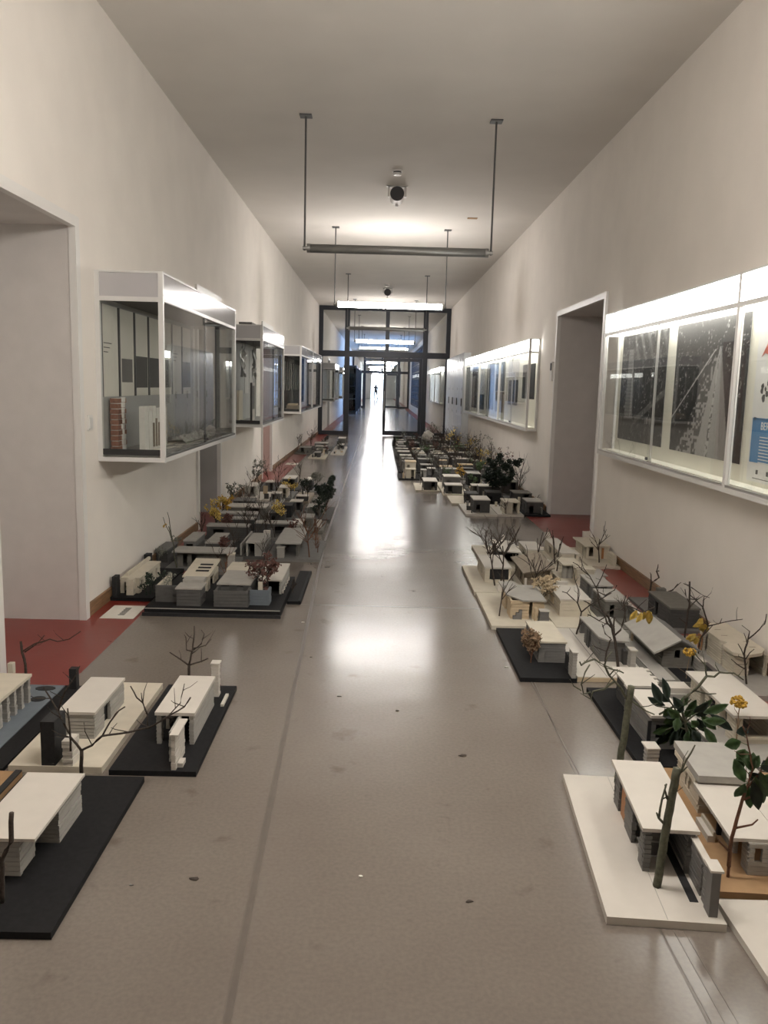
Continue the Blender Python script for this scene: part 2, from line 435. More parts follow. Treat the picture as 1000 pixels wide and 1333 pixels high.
# ------------------------------------------------------------------ wall fittings
t = thing('light_switch', 'white rocker light switch between doorway frame and glass display case', 'switch', (XL, 5.46, 1.265))
bx('switch_plate', 0, -.04, -.05, .01, .04, .05, 'white_lacquer', t); bx('rocker', .01, -.03, -.035, .016, .03, .035, 'white_frame', t)
t = thing('card_reader', 'small white wall terminal with dark screen beside the deep grey doorway', 'terminal', (XR, 10.62, 1.78))
bx('housing', -.03, -.06, -.11, 0, .06, .13, 'white_lacquer', t); bx('screen', -.034, -.045, .02, -.03, .045, .11, 'ink', t)

# ------------------------------------------------------------------ cupboards past the long lit case
for k in range(4):
    ya = 20.25 + k*1.22
    t = thing('cupboard', 'tall white wall cupboard with slotted door, %s past the long lit display case' % ['first', 'second', 'third', 'fourth'][k], 'cupboard', (2.03, ya, 0), 0, 'tall white cupboards')
    bx('body', .02, 0, 0, XR-2.03, 1.22, 2.40, 'locker_white', t)
    d = bx('door', 0, .012, .02, .018, 1.208, 2.385, 'locker_white', t)
    bx('handle', -.02, .10, 1.12, 0, .16, 1.30, 'ink', d)
    for (ys, zs, hh) in [(.12, 2.2, .07), (.8, 2.2, .07), (.12, 1.98, .06), (.8, 1.98, .06), (.12, 1.5, .06), (.12, .92, .07), (.12, .34, .06), (.8, .3, .06)]:
        bx('vent_slot', -.003, ys, zs, 0, ys+.05, zs+hh, 'dark_grey_card', d)

# ------------------------------------------------------------------ wall display cases
def display_case(label, side, y0, y1, nb, lit, depth, z0=1.0, z1=2.255, back='case_back', group=None):
    xin = XR if side > 0 else XL
    t = thing('display_case', label, 'display case', (xin, y0, z0), 0, group)
    L, Hc = y1-y0, z1-z0
    X = lambda u: -side*u
    fm = 'white_frame'
    p, zb = .032, Hc-.165                     # profile width, underside of the top band
    def b(nm, u0, ya, za, u1, yb, zc, m): return bx(nm, X(u0), ya, za, X(u1), yb, zc, m, t)
    b('back_panel', .0, .02, .03, .012, L-.02, Hc-.02, back)
    b('bottom_panel', 0, 0, 0, depth, L, .03, fm)
    b('floor_panel', .012, p, .03, depth-p, L-p, .05, 'case_back_white' if lit else 'paper_grey')
    b('top_panel', 0, 0, Hc-.012, depth, L, Hc, fm)
    ys = [L*k/nb for k in range(nb+1)]
    for i, y in enumerate(ys):
        ya = min(max(0, y-p/2), L-p)
        b('post', depth-p, ya, .03, depth, ya+p, Hc-.012, fm)
    for y in (0, L-p): b('wall_post', 0, y, .03, p, y+p, Hc-.012, fm)
    for ya, yb in ((0, .02), (L-.02, L)): b('end_rail', p, ya, zb-.03, depth-p, yb, zb, fm)
    for i in range(nb):
        ya, yb = ys[i]+(p if i == 0 else p/2), ys[i+1]-(p if i == nb-1 else p/2)
        b('front_rail', depth-.02, ya, zb-.025, depth, yb, zb, fm)
        b('glass_track', depth-.03, ya, .03, depth-.002, yb, .045, 'dark_metal' if not lit else 'alu')
        m = (ya+yb)/2
        b('glass_pane', depth-.012, ya, .045, depth-.008, m+.03, zb-.025, 'case_glass' if lit else 'glass')
        g2 = b('glass_pane', depth-.022, m-.03, .045, depth-.018, yb, zb-.025, 'case_glass' if lit else 'glass')
        b('pane_edge', depth-.0245, m-.032, .045, depth-.007, m-.026, zb-.025, 'dark_metal' if not lit else 'alu')
        bm = bmesh.new(); cyl(bm, (X(depth-.008), m+.01, .075), (X(depth+.008), m+.01, .075), .012, 12); mesh('lock', bm, 'dark_metal', t)
        if lit:
            b('light_box', .02, ya, zb, depth-.004, yb, Hc-.014, 'case_light')
        else:
            b('band_panel', depth-.012, ya, zb, depth-.004, yb, Hc-.012, 'gloss_band')
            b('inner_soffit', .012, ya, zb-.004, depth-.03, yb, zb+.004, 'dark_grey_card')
    for ya, yb in ((.006, .01), (L-.01, L-.006)):
        b('glass_pane', p, ya, .05, depth-p, yb, zb-.03, 'case_glass' if lit else 'glass')
        if lit: b('light_box_end', p, ya, zb, depth-p, yb, Hc-.014, 'case_light')
        else: b('band_panel', p, ya, zb, depth-p, yb, Hc-.012, 'gloss_band')
    if not lit: b('plinth_strip', p, .004, .045, depth-p, .012, .085, 'case_dark')
    return t
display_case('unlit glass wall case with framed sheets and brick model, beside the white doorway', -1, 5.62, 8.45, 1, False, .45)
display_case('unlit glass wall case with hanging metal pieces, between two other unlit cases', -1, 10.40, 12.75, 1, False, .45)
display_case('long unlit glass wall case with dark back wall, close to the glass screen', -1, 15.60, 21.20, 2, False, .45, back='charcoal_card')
display_case('brightly lit flat wall case holding two large city photographs and a poster', 1, 2.00, 7.69, 2, True, .16, z0=.985, z1=2.24, back='case_back_white')
display_case('long brightly lit flat wall case in three bays past the deep grey doorway', 1, 11.50, 19.97, 3, True, .16, z0=.985, z1=2.24, back='case_back_white')
# beyond the glass screen
display_case('lit wall case behind the glass screen, on the doorless wall', 1, 28.0, 33.6, 2, True, .16, z0=.985, z1=2.24, back='case_back')
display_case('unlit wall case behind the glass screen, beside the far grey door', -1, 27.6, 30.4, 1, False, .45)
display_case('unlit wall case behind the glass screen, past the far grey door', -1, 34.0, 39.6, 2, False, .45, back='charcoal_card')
for sd, ya, tx in ((-1, 45.0, 'first'), (-1, 50.0, 'second'), (-1, 55.0, 'third')):
    t = thing('glass_cabinet', 'tall dark framed standing glass cabinet behind the screen, %s along the wall' % tx, 'cabinet', (XL, ya, 0), 0, 'tall glass cabinets far down the corridor')
    bx('plinth', .02, 0, 0, .7, 3.2, .12, 'case_dark', t); bx('top', .02, 0, 2.5, .7, 3.2, 2.6, 'case_dark', t)
    bx('back_panel', .02, .02, .12, .04, 3.18, 2.5, 'dark_grey_card', t)
    for k in range(4):
        yy = min(k*1.07, 3.16)
        bx('post', .66, yy, .12, .70, yy+.04, 2.5, 'steel_frame', t)
        if k < 3: bx('glass_pane', .676, yy+.04, .12, .684, yy+1.07, 2.5, 'glass_grey', t)
    for yy in (0, 3.16): bx('glass_pane', .04, yy+.01, .12, .66, yy+.02, 2.5, 'glass_grey', t)
    for z in (.8, 1.5): bx('shelf', .04, .04, z, .66, 3.16, z+.02, 'grey_card', t)

# ---------------- contents of the first unlit case
def sheet(name, label, cat, xw, side, ya, yb, za, zb, m, group=None, th=.004):
    return tag(bx(name, xw, ya, za, xw-side*th, yb, zb, m), label, cat, group)
def print_grid(name, label, cat, x, y0, y1, z0, z1, ny, nz, fn, th=.004):
    """a flat print facing the corridor: the picture is the colour of the sheet itself; fn(u, v) -> grey or rgb; u runs from far to near"""
    verts, faces, cols = [], [], []
    for j in range(nz+1):
        for i in range(ny+1):
            verts.append((0, -(y1-y0)*i/ny, (z1-z0)*j/nz)); c = fn(i/ny, j/nz)
            cols.append((c, c*.98, c*.94) if not isinstance(c, tuple) else c)
    for j in range(nz):
        for i in range(ny):
            a = j*(ny+1)+i; faces.append((a, a+ny+1, a+ny+2, a+1))
    n0 = len(verts)
    for (i, j) in ((0, 0), (ny, 0), (ny, nz), (0, nz)):
        verts.append((th, -(y1-y0)*i/ny, (z1-z0)*j/nz)); cols.append((.6, .6, .58))
    c = [0, ny, (nz+1)*(ny+1)-1, nz*(ny+1)]
    faces.append((n0, n0+1, n0+2, n0+3))
    for k in range(4): faces.append((c[k], c[(k+1) % 4], n0+(k+1) % 4, n0+k))
    me = bpy.data.meshes.new(name); me.from_pydata(verts, [], faces)
    at = me.color_attributes.new('print', 'FLOAT_COLOR', 'POINT')
    for k, col in enumerate(cols): at.data[k].color = (*col, 1)
    me.materials.append(MATS['print_gloss'])
    o = link(bpy.data.objects.new(name, me)); o.location = (x, y1, z0)
    return tag(o, label, cat)

names9 = ['first', 'second', 'third', 'fourth', 'fifth', 'sixth', 'seventh']
for k in range(7):
    ya = 5.70 + .385*k
    t = thing('hanging_sheet', 'pale printed sheet with a dark edge strip in the first case, %s from brick model' % names9[k], 'poster', (XL+.012, ya, 1.43), 0, 'printed sheets in the first unlit case')
    bx('sheet', 0, 0, 0, .006, .345, .62, 'paper', t)
    bx('edge_strip', 0, -.03, 0, .012, -.002, .62, 'ink', t)
    if k in (1, 2, 3, 4, 6):
        bx('printed_picture', .006, .04 if k == 1 else .02, .10 if k == 1 else .06, .0075, .30 if k == 1 else .33, .27 if k == 1 else .30, 'grey_card' if k == 1 else 'dark_grey_card', t)
    else:
        for q in range(3): bx('printed_line', .006, .03, .36-.03*q, .0075, .2-.04*q, .366-.03*q, 'dark_grey_card', t)
t = thing('brick_wall_model', 'small model of a red brick wall with white plaster in the unlit case', 'model', (XL+.03, 5.80, 1.05))
random.seed(3)
for c in range(10):
    z = .004 + c*.037
    for j in range(3):
        off = (.0 if c % 2 else .03)
        a, b_ = max(0, j*.068 - off), min(.19, (j+1)*.068 - off - .006)
        if b_-a > .01: bx('brick', random.uniform(-.003, .003), a, z, .055, b_, z+.031, 'brick_red', t)
bx('mortar_core', .006, .006, 0, .048, .184, .37, 'plaster_model', t)
bm = bmesh.new()
pts = []
for c in range(11):
    z = .01+c*.037
    pts.append((.075+random.uniform(-.02, .015), .13+random.uniform(-.02, .02), z))
for i in range(10):
    a, b_ = pts[i], pts[i+1]
    prism(bm, [(.053, a[0]), (.066, a[0]+.01), (.066, a[1]-.01), (.053, a[1])], a[2], b_[2]-.003)
mesh('plaster_coat', bm, 'plaster_model', t)
t = thing('relief_model', 'white plaster relief model with vertical grooves in the unlit case', 'model', (XL+.22, 5.80, 1.05), -.05)
for k in range(6): bx('relief_slab', random.uniform(-.012, .012), k*.085, .01, .05, k*.085+.078, .30+random.uniform(-.02, .02), 'plaster_model', t)
bx('relief_base', -.03, -.03, 0, .09, .54, .012, 'white_card', t)
for k in range(3): bx('brown_rib', .05, .17+.06*k, .03, .06, .185+.06*k, .2+.03*(k % 2), 'brown_roof', t)
t = thing('terrain_model', 'low crumpled white plaster terrain model lying in the unlit case', 'model', (XL+.24, 6.60, 1.05))
bx('terrain_base', -.05, 0, 0, .13, 1.1, .012, 'white_card', t)
bm = bmesh.new()
grid = [[bm.verts.new((-.04+.16*i/6, .02+1.06*j/24, .013+random.uniform(.0, .07)*(1-abs(i-3)/3.4))) for j in range(25)] for i in range(7)]
for i in range(6):
    for j in range(24): bm.faces.new((grid[i][j], grid[i+1][j], grid[i+1][j+1], grid[i][j+1]))
mesh('terrain_relief', bm, 'plaster_model', t)
# ---------------- second unlit case
for (ya, yb, za, zb, u, m, nm, lb, ct) in [
    (10.62, 10.86, 1.62, 2.00, .16, 'steel', 'metal_sheet', 'crumpled shiny metal sheet hanging in the second unlit case', 'metal sheet'),
    (11.20, 11.36, 1.59, 1.98, .22, 'steel', 'metal_strip', 'narrow shiny metal strip hanging in the second unlit case', 'metal strip')]:
    bm = bmesh.new(); n = 6
    random.seed(int(ya*10))
    rows = [[(XL+u+random.uniform(-.03, .03), ya+(yb-ya)*i/n, za+(zb-za)*j/8) for i in range(n+1)] for j in range(9)]
    vs = [[bm.verts.new(p) for p in r] for r in rows]; vb = [[bm.verts.new((p[0]-.006, p[1], p[2])) for p in r] for r in rows]
    for j in range(8):
        for i in range(n):
            bm.faces.new((vs[j][i], vs[j][i+1], vs[j+1][i+1], vs[j+1][i])); bm.faces.new((vb[j][i], vb[j+1][i], vb[j+1][i+1], vb[j][i+1]))
    for j in range(8):
        bm.faces.new((vs[j][0], vs[j+1][0], vb[j+1][0], vb[j][0])); bm.faces.new((vs[j][n], vb[j][n], vb[j+1][n], vs[j+1][n]))
    bmesh.ops.translate(bm, verts=bm.verts[:], vec=(-XL-u, -ya, -za))
    t = thing(nm, lb, ct, (XL+u, ya, za)); mesh('sheet', bm, m, t)
    for i in (0, n):                               # wires up to the soffit of the case
        p = rows[8][i]; bm = bmesh.new(); cyl(bm, (p[0]-XL-u-.003, p[1]-ya, p[2]-za-.004), (p[0]-XL-u-.003, p[1]-ya, 2.088-za), .002, 6); mesh('wire', bm, 'dark_metal', t)
t = thing('standing_panel', 'pale cream standing panel in the second unlit case', 'panel', (XL+.10, 10.58, 1.05)); bx('panel', 0, 0, 0, .03, .28, .40, 'cream_card', t); bx('foot', -.03, .05, 0, .06, .09, .03, 'grey_card', t)
t = thing('framed_panel', 'black edged white panel in the second unlit case', 'panel', (XL+.18, 11.20, 1.05)); bx('panel', 0, 0, 0, .02, .26, .50, 'white_card', t); bx('edge', -.004, -.018, 0, .024, 0, .50, 'ink', t); bx('printed_picture', .02, .03, .15, .022, .22, .46, 'grey_card', t)
for k in range(2): sheet('wall_sheet', 'pale sheet pinned on the back of the second unlit case', 'sheet', XL+.012, -1, 11.75+.42*k, 12.08+.42*k, 1.4, 2.0, 'paper_grey', 'sheets in the second unlit case')
tag(bx('cardboard_box', XL+.14, 10.50, 2.255, XL+.30, 10.85, 2.29, 'grey_card'), 'flat grey box lying on top of the second unlit case', 'box')
# ---------------- third unlit case
for k in range(12):
    ya = 15.85 + .42*k
    tag(bx('pale_strip', XL+.012, ya, 1.42, XL+.024, ya+.05, 1.98, 'pale_grey_card'), 'narrow pale strip on the dark back of the third unlit case', 'strip', 'pale strips in the third unlit case')
t = thing('wood_model', 'low wooden model on the floor of the dark unlit case', 'model', (XL+.16, 15.75, 1.05)); bx('block', 0, 0, 0, .2, .5, .10, 'brown_roof', t); bx('top', .02, .03, .10, .18, .45, .13, 'wood_card', t)

# ---------------- prints in the lit cases
rnd = random.Random(11)
BL = [[rnd.random() for _ in range(128)] for _ in range(128)]
def city(u, v):
    n = BL[int(u*36)][int(v*36)]*.55 + BL[int(u*120)][int(v*120)]*.45
    return .006 + .05*n*n + (.30 if n > .86 else 0)
def photo_tower(u, v):
    c = city(u, v)
    if .12+.06*v < u < .36-.10*v and .2 < v < .86: c = .16 + (.06 if int(v*60) % 2 else 0)
    if u > .4 and abs((v-.22) - (u-.45)*.45) < .03: c += .12
    if v > .75 and u > .3: c += .10*max(0, math.sin(u*40+v*22))
    if .62 < u < .85 and .18 < v < .24: c += .4*BL[int(u*100)][7]
    return c*(.7 if v < .16 else 1)
def photo_avenue(u, v):
    c = city(u, v)
    cx = .64 + .02*v; half = .012 + .30*max(0, (.80-v)/.80)
    if v < .80 and cx-half*.75 < u < cx+half*.7:
        c = .30 + .05*BL[int(u*120)][int(v*120)]
        if abs(u-cx+half*.25) < .07*half: c = .42 if BL[int(u*60)][int(v*90)] > .35 else .08
        if u > cx+half*.3: c = .22 + .04*BL[int(u*120)][int(v*20)]
    elif v < .74 and cx-half*1.7 < u < cx-half*.75:
        c = .04 + (.26 if BL[int(u*40)][int(v*50)] > .6 else 0)
    elif v < .74 and cx+half*.7 < u < cx+half*1.5: c = .02 + .03*BL[int(u*60)][int(v*60)]
    if .25 < v < .78 and abs((u-.02) - (v-.28)*1.15) < .010: c = .45
    if v > .80: c = .02 + .09*(v-.80)/.20 + (.35 if BL[int(u*100)][int(v*100)] > .975 else 0)
    return c
print_grid('city_photograph', 'large dark aerial city photograph with a pale tower, in the lit case', 'photograph', XR-.02, 6.38, 7.55, 1.14, 2.04, 120, 120, photo_tower)
print_grid('avenue_photograph', 'large aerial photograph of a pale broad avenue, in the lit case', 'photograph', XR-.02, 4.97, 6.19, 1.14, 2.04, 130, 130, photo_avenue)
t = thing('poster', 'white poster with red shapes, black figures and a blue text block, in the lit case', 'poster', (XR-.016, 4.86, 1.06))
bx('sheet', -.004, -1.0, 0, 0, 0, 1.0, 'poster_white', t)
bx('blue_block', -.0055, -.85, .11, -.004, -.02, .365, 'poster_blue', t)
for k in range(9): bx('text_line', -.0065, -.62 if k % 3 != 2 else -.5, .255-.018*k, -.0055, -.13, .260-.018*k, 'poster_white', t)
fc = bpy.data.curves.new('heading', 'FONT'); fc.body = 'BERTI'; fc.size = .062; fc.extrude = .0005
fc.materials.append(MATS['poster_white'])
_tmp = bpy.data.objects.new('heading_text', fc); _hm = bpy.data.meshes.new_from_object(_tmp); bpy.data.objects.remove(_tmp)
fo = link(bpy.data.objects.new('heading', _hm), t)
fo.matrix_local = Matrix(((0, 0, -1, -.0062), (-1, 0, 0, -.13), (0, 1, 0, .30), (0, 0, 0, 1)));
for k in range(3): bx('logo_mark', -.0055, -.14-.13*k, .045, -.004, -.115-.13*k, .07, 'ink', t)
bx('text_line', -.0055, -.5, .355, -.004, -.03, .359, 'ink', t); bx('logo_mark', -.0055, -.06, .348, -.004, -.035, .368, 'ink', t); bx('text_line', -.0055, -.4, .018, -.004, -.08, .022, 'ink', t)
def flat(pts, m, nm):
    bm = bmesh.new(); lo = [bm.verts.new((-.004, p[0], p[1])) for p in pts]; hi = [bm.verts.new((-.0056, p[0], p[1])) for p in pts]
    n = len(pts); bm.faces.new(lo); bm.faces.new(hi[::-1])
    for i in range(n): bm.faces.new((lo[i], lo[(i+1) % n], hi[(i+1) % n], hi[i]))
    return mesh(nm, bm, m, t)
flat([(-.06, .71), (-.13, .79), (-.30, .74), (-.22, .70), (-.10, .73)], 'poster_red', 'red_shape')
flat([(-.12, .86), (-.16, .90), (-.4, .91), (-.34, .84)], 'poster_red', 'red_shape')
random.seed(5)
for k in range(12):
    cy, cz, r = -.09-.035*(k % 6)-random.random()*.02, .42+.13*random.random()+.01*(k % 6), random.uniform(.009, .02)
    flat([(cy+r*math.cos(a)*random.uniform(.6, 1.2), cz+r*math.sin(a)*random.uniform(.8, 1.5)) for a in [q*math.pi/4 for q in range(8)]], 'ink', 'black_figure')
for (ya, yb, za, zb, m, lb) in [
    (11.75, 12.75, 1.42, 1.92, 'charcoal_card', 'dark photograph hanging in the long lit case, next to its end pane'),
    (13.15, 14.10, 1.30, 1.70, 'dark_grey_card', 'dark grey photograph in the first bay of the long lit case'),
    (13.10, 14.15, 1.74, 2.05, 'paper_grey', 'pale grey sheet above a dark photograph in the long lit case'),
    (14.55, 15.60, 1.14, 1.50, 'brown_roof', 'pinkish brown sheet low in the middle bay of the long lit case'),
    (14.60, 15.65, 1.52, 2.03, 'blue_grey_card', 'bluish grey drawing in the middle bay of the long lit case'),
    (15.90, 16.90, 1.16, 2.03, 'dark_grey_card', 'tall dark drawing in the middle bay of the long lit case'),
    (17.30, 18.40, 1.45, 2.03, 'poster_white', 'white sheet in the last bay of the long lit case'),
    (17.30, 18.40, 1.12, 1.43, 'charcoal_card', 'dark sheet below a white one in the long lit case'),
    (18.60, 19.80, 1.12, 2.03, 'charcoal_card', 'tall black sheet at the cupboard end of the long lit case')]:
    sheet('wall_print', lb, 'print', XR-.014, 1, ya, yb, za, zb, m)
TWIGS={
'rd_stick':[
  (0.011,0.01,[(0.982,3.080,0.019),(0.987,3.080,0.135),(0.997,3.080,0.246),(1.009,3.080,0.425)]),
  (0.004,0.0025,[(0.998,3.080,0.366),(0.965,3.074,0.421),(0.914,3.062,0.473),(0.891,3.053,0.516),(0.846,3.036,0.545),(0.810,3.029,0.534),(0.793,3.018,0.526),(0.784,3.008,0.541)]),
  (0.0035,0.002,[(0.942,3.080,0.443),(0.902,3.071,0.414),(0.854,3.055,0.410),(0.845,3.049,0.381),(0.848,3.036,0.380)]),
  (0.003,0.002,[(0.852,3.080,0.397),(0.828,3.088,0.387),(0.819,3.097,0.424),(0.834,3.110,0.467),(0.854,3.124,0.493)]),
  (0.0025,0.0015,[(0.816,3.080,0.402),(0.787,3.087,0.418),(0.773,3.099,0.441)]),
  (0.003,0.002,[(0.919,3.080,0.464),(0.936,3.072,0.492),(0.957,3.061,0.490),(0.967,3.054,0.486)]),
  (0.003,0.0015,[(0.899,3.080,0.507),(0.910,3.086,0.539),(0.929,3.095,0.558)]),
  (0.003,0.002,[(1.006,3.080,0.372),(1.075,3.095,0.321),(1.116,3.107,0.301)])],
's2':[
  (0.007,0.005,[(1.385,4.400,0.013),(1.361,4.400,0.044),(1.347,4.400,0.131),(1.328,4.400,0.218),(1.311,4.400,0.283),(1.287,4.400,0.335),(1.255,4.400,0.369)]),
  (0.004,0.003,[(1.329,4.400,0.210),(1.321,4.403,0.283),(1.322,4.406,0.334)]),
  (0.004,0.002,[(1.312,4.400,0.270),(1.279,4.396,0.305),(1.267,4.394,0.349),(1.223,4.391,0.379),(1.178,4.389,0.409),(1.143,4.386,0.426)]),
  (0.004,0.003,[(1.287,4.400,0.077),(1.292,4.403,0.138),(1.306,4.406,0.194),(1.315,4.409,0.207)]),
  (0.003,0.002,[(1.308,4.400,0.214),(1.277,4.402,0.238),(1.262,4.403,0.281),(1.257,4.406,0.293)]),
  (0.004,0.002,[(1.328,4.400,0.231),(1.359,4.398,0.263),(1.371,4.394,0.317),(1.375,4.392,0.374),(1.363,4.390,0.417),(1.372,4.388,0.461)]),
  (0.003,0.002,[(1.270,4.400,0.334),(1.239,4.403,0.311),(1.196,4.408,0.335),(1.175,4.409,0.343)]),
  (0.003,0.002,[(1.277,4.400,0.361),(1.317,4.396,0.380),(1.350,4.394,0.377),(1.364,4.390,0.396)]),
  (0.004,0.002,[(1.256,4.400,0.356),(1.231,4.398,0.412),(1.218,4.396,0.476),(1.260,4.393,0.457),(1.308,4.391,0.488),(1.318,4.389,0.515)]),
  (0.003,0.002,[(1.367,4.400,0.402),(1.410,4.403,0.393),(1.468,4.406,0.363),(1.510,4.408,0.377),(1.539,4.411,0.394)])],
't_right':[
  (0.0045,0.0035,[(1.291,5.080,0.027),(1.305,5.080,0.083),(1.314,5.080,0.173)]),
  (0.0035,0.002,[(1.314,5.080,0.173),(1.284,5.069,0.235),(1.210,5.061,0.300),(1.179,5.055,0.310)]),
  (0.0035,0.002,[(1.314,5.080,0.173),(1.361,5.068,0.222),(1.422,5.051,0.268),(1.483,5.039,0.312)]),
  (0.003,0.0015,[(1.286,5.080,0.232),(1.284,5.071,0.319),(1.253,5.064,0.398),(1.230,5.049,0.484)]),
  (0.003,0.0015,[(1.430,5.080,0.260),(1.400,5.093,0.331),(1.358,5.101,0.402),(1.319,5.109,0.449),(1.293,5.120,0.520)]),
  (0.0025,0.0015,[(1.396,5.080,0.334),(1.427,5.069,0.411),(1.448,5.061,0.487)]),
  (0.0025,0.0015,[(1.353,5.080,0.407),(1.299,5.069,0.447),(1.267,5.062,0.482),(1.235,5.054,0.498)])],
'l2mid':[
  (0.006,0.005,[(-1.128,3.080,0.020),(-1.125,3.080,0.113)]),
  (0.004,0.002,[(-1.126,3.080,0.113),(-1.169,3.088,0.162),(-1.216,3.094,0.263),(-1.267,3.110,0.340),(-1.281,3.122,0.351)]),
  (0.003,0.002,[(-1.168,3.080,0.109),(-1.174,3.096,0.190),(-1.185,3.109,0.273)]),
  (0.003,0.0015,[(-1.210,3.080,0.275),(-1.177,3.069,0.358),(-1.134,3.062,0.423),(-1.112,3.053,0.466)]),
  (0.004,0.002,[(-1.126,3.080,0.113),(-1.080,3.070,0.140),(-1.036,3.057,0.185),(-0.927,3.043,0.209),(-0.844,3.030,0.236),(-0.781,3.015,0.280),(-0.704,3.003,0.333),(-0.678,2.990,0.375)]),
  (0.003,0.002,[(-1.043,3.080,0.175),(-1.015,3.090,0.228),(-0.982,3.100,0.272),(-0.961,3.111,0.284)]),
  (0.002,0.0012,[(-0.797,3.080,0.253),(-0.741,3.096,0.310),(-0.728,3.110,0.384)])],
'l2mid_b':[
  (0.003,0.002,[(-0.984,3.500,0.092),(-1.003,3.500,0.145),(-1.030,3.500,0.169),(-1.056,3.500,0.221)]),
  (0.002,0.0012,[(-1.003,3.500,0.145),(-1.005,3.485,0.197)])],
'l2right':[
  (0.006,0.005,[(-0.914,4.000,0.042),(-0.913,4.000,0.147)]),
  (0.004,0.002,[(-0.913,4.000,0.147),(-0.978,4.016,0.184),(-1.014,4.024,0.204)]),
  (0.004,0.002,[(-0.913,4.000,0.147),(-0.850,3.994,0.170),(-0.813,3.978,0.192)]),
  (0.004,0.002,[(-0.913,4.000,0.147),(-0.897,4.015,0.226),(-0.891,4.027,0.302),(-0.894,4.043,0.337)]),
  (0.003,0.0015,[(-0.893,4.000,0.219),(-0.927,4.015,0.221),(-0.933,4.027,0.281),(-0.944,4.041,0.292)]),
  (0.003,0.0015,[(-0.889,4.000,0.227),(-0.852,4.006,0.257),(-0.838,4.013,0.307),(-0.856,4.025,0.323)]),
  (0.003,0.0015,[(-0.889,4.000,0.235),(-0.831,4.013,0.248),(-0.805,4.020,0.278)])],
'l2blue':[
  (0.006,0.004,[(-1.699,3.940,0.027),(-1.702,3.940,0.153),(-1.715,3.940,0.211),(-1.720,3.940,0.270)]),
  (0.003,0.0015,[(-1.714,3.940,0.219),(-1.650,3.933,0.262),(-1.570,3.921,0.291),(-1.529,3.911,0.283),(-1.467,3.897,0.301),(-1.407,3.887,0.344)]),
  (0.003,0.0015,[(-1.703,3.940,0.216),(-1.648,3.955,0.255),(-1.613,3.966,0.296)])],
'l1':[
  (0.006,0.005,[(-1.068,2.250,0.022),(-1.064,2.250,0.156),(-1.050,2.250,0.186),(-1.033,2.250,0.217),(-1.029,2.250,0.306)]),
  (0.003,0.002,[(-1.064,2.250,0.156),(-1.093,2.257,0.188)])],
'ra':[
  (0.01,0.009,[(0.908,2.390,0.025),(0.915,2.390,0.126),(0.924,2.390,0.229),(0.934,2.390,0.343),(0.942,2.390,0.418)]),
  (0.004,0.002,[(0.924,2.390,0.227),(0.894,2.380,0.259),(0.883,2.372,0.281)]),
  (0.003,0.002,[(0.898,2.390,0.254),(0.907,2.401,0.311),(0.921,2.411,0.357)]),
  (0.003,0.0015,[(0.933,2.390,0.356),(0.961,2.376,0.450),(0.982,2.370,0.503)]),
  (0.003,0.0015,[(0.939,2.390,0.393),(0.957,2.379,0.417),(0.962,2.365,0.436)]),
  (0.003,0.0015,[(0.919,2.390,0.318),(0.906,2.378,0.349),(0.900,2.368,0.374)])],
'rc_stem':[
  (0.005,0.0035,[(1.147,2.455,0.058),(1.148,2.455,0.158),(1.164,2.455,0.250),(1.178,2.455,0.320)]),
  (0.0025,0.0015,[(1.178,2.455,0.320),(1.187,2.442,0.399),(1.157,2.433,0.498),(1.131,2.417,0.547)]),
  (0.0025,0.0015,[(1.178,2.455,0.320),(1.226,2.471,0.373),(1.252,2.483,0.419)])],
's3':[
  (0.004,0.003,[(1.888,4.620,0.108),(1.896,4.620,0.164),(1.931,4.620,0.233),(1.907,4.620,0.301),(1.890,4.620,0.346)]),
  (0.003,0.002,[(1.890,4.620,0.346),(1.843,4.622,0.389),(1.815,4.624,0.411)]),
  (0.003,0.0015,[(1.891,4.620,0.332),(1.893,4.618,0.410),(1.835,4.614,0.446),(1.811,4.612,0.463)]),
  (0.003,0.0015,[(1.931,4.620,0.233),(1.986,4.618,0.249),(2.058,4.615,0.269),(2.122,4.611,0.281)]),
  (0.002,0.001,[(1.898,4.620,0.409),(1.926,4.622,0.400)]),
  (0.002,0.001,[(1.996,4.620,0.248),(2.005,4.617,0.281)])],
's3b':[
  (0.005,0.004,[(1.961,5.030,0.068),(1.966,5.030,0.187),(1.974,5.030,0.262),(1.963,5.030,0.399)]),
  (0.003,0.002,[(1.974,5.030,0.262),(1.943,5.022,0.312),(1.930,5.010,0.354)]),
  (0.003,0.0015,[(1.976,5.030,0.237),(2.006,5.016,0.281),(2.040,4.999,0.315)])],
's4':[
  (0.004,0.003,[(1.999,4.230,0.032),(1.988,4.230,0.109),(1.972,4.230,0.202),(1.985,4.230,0.278)]),
  (0.003,0.0015,[(1.985,4.230,0.278),(1.997,4.245,0.316),(1.959,4.259,0.344)]),
  (0.003,0.0015,[(1.985,4.230,0.278),(2.030,4.214,0.334),(2.052,4.201,0.372),(2.051,4.191,0.428)]),
  (0.003,0.0015,[(1.992,4.230,0.109),(1.946,4.242,0.134),(1.916,4.254,0.159)]),
  (0.0025,0.0015,[(1.974,4.230,0.181),(1.959,4.241,0.219),(1.947,4.258,0.243)]),
  (0.0025,0.0015,[(1.983,4.230,0.168),(2.005,4.240,0.199),(2.031,4.247,0.219)])],
's5':[
  (0.005,0.004,[(1.978,5.785,0.135),(1.983,5.785,0.208),(2.036,5.785,0.249),(2.016,5.785,0.293),(2.032,5.785,0.299)])],
's5b':[
  (0.005,0.003,[(2.088,5.785,0.137),(2.141,5.785,0.161),(2.176,5.785,0.207)])],
'rd_bush':[
  (0.005,0.004,[(1.370,3.335,0.024),(1.350,3.335,0.110),(1.331,3.335,0.178),(1.314,3.335,0.229),(1.316,3.335,0.280)]),
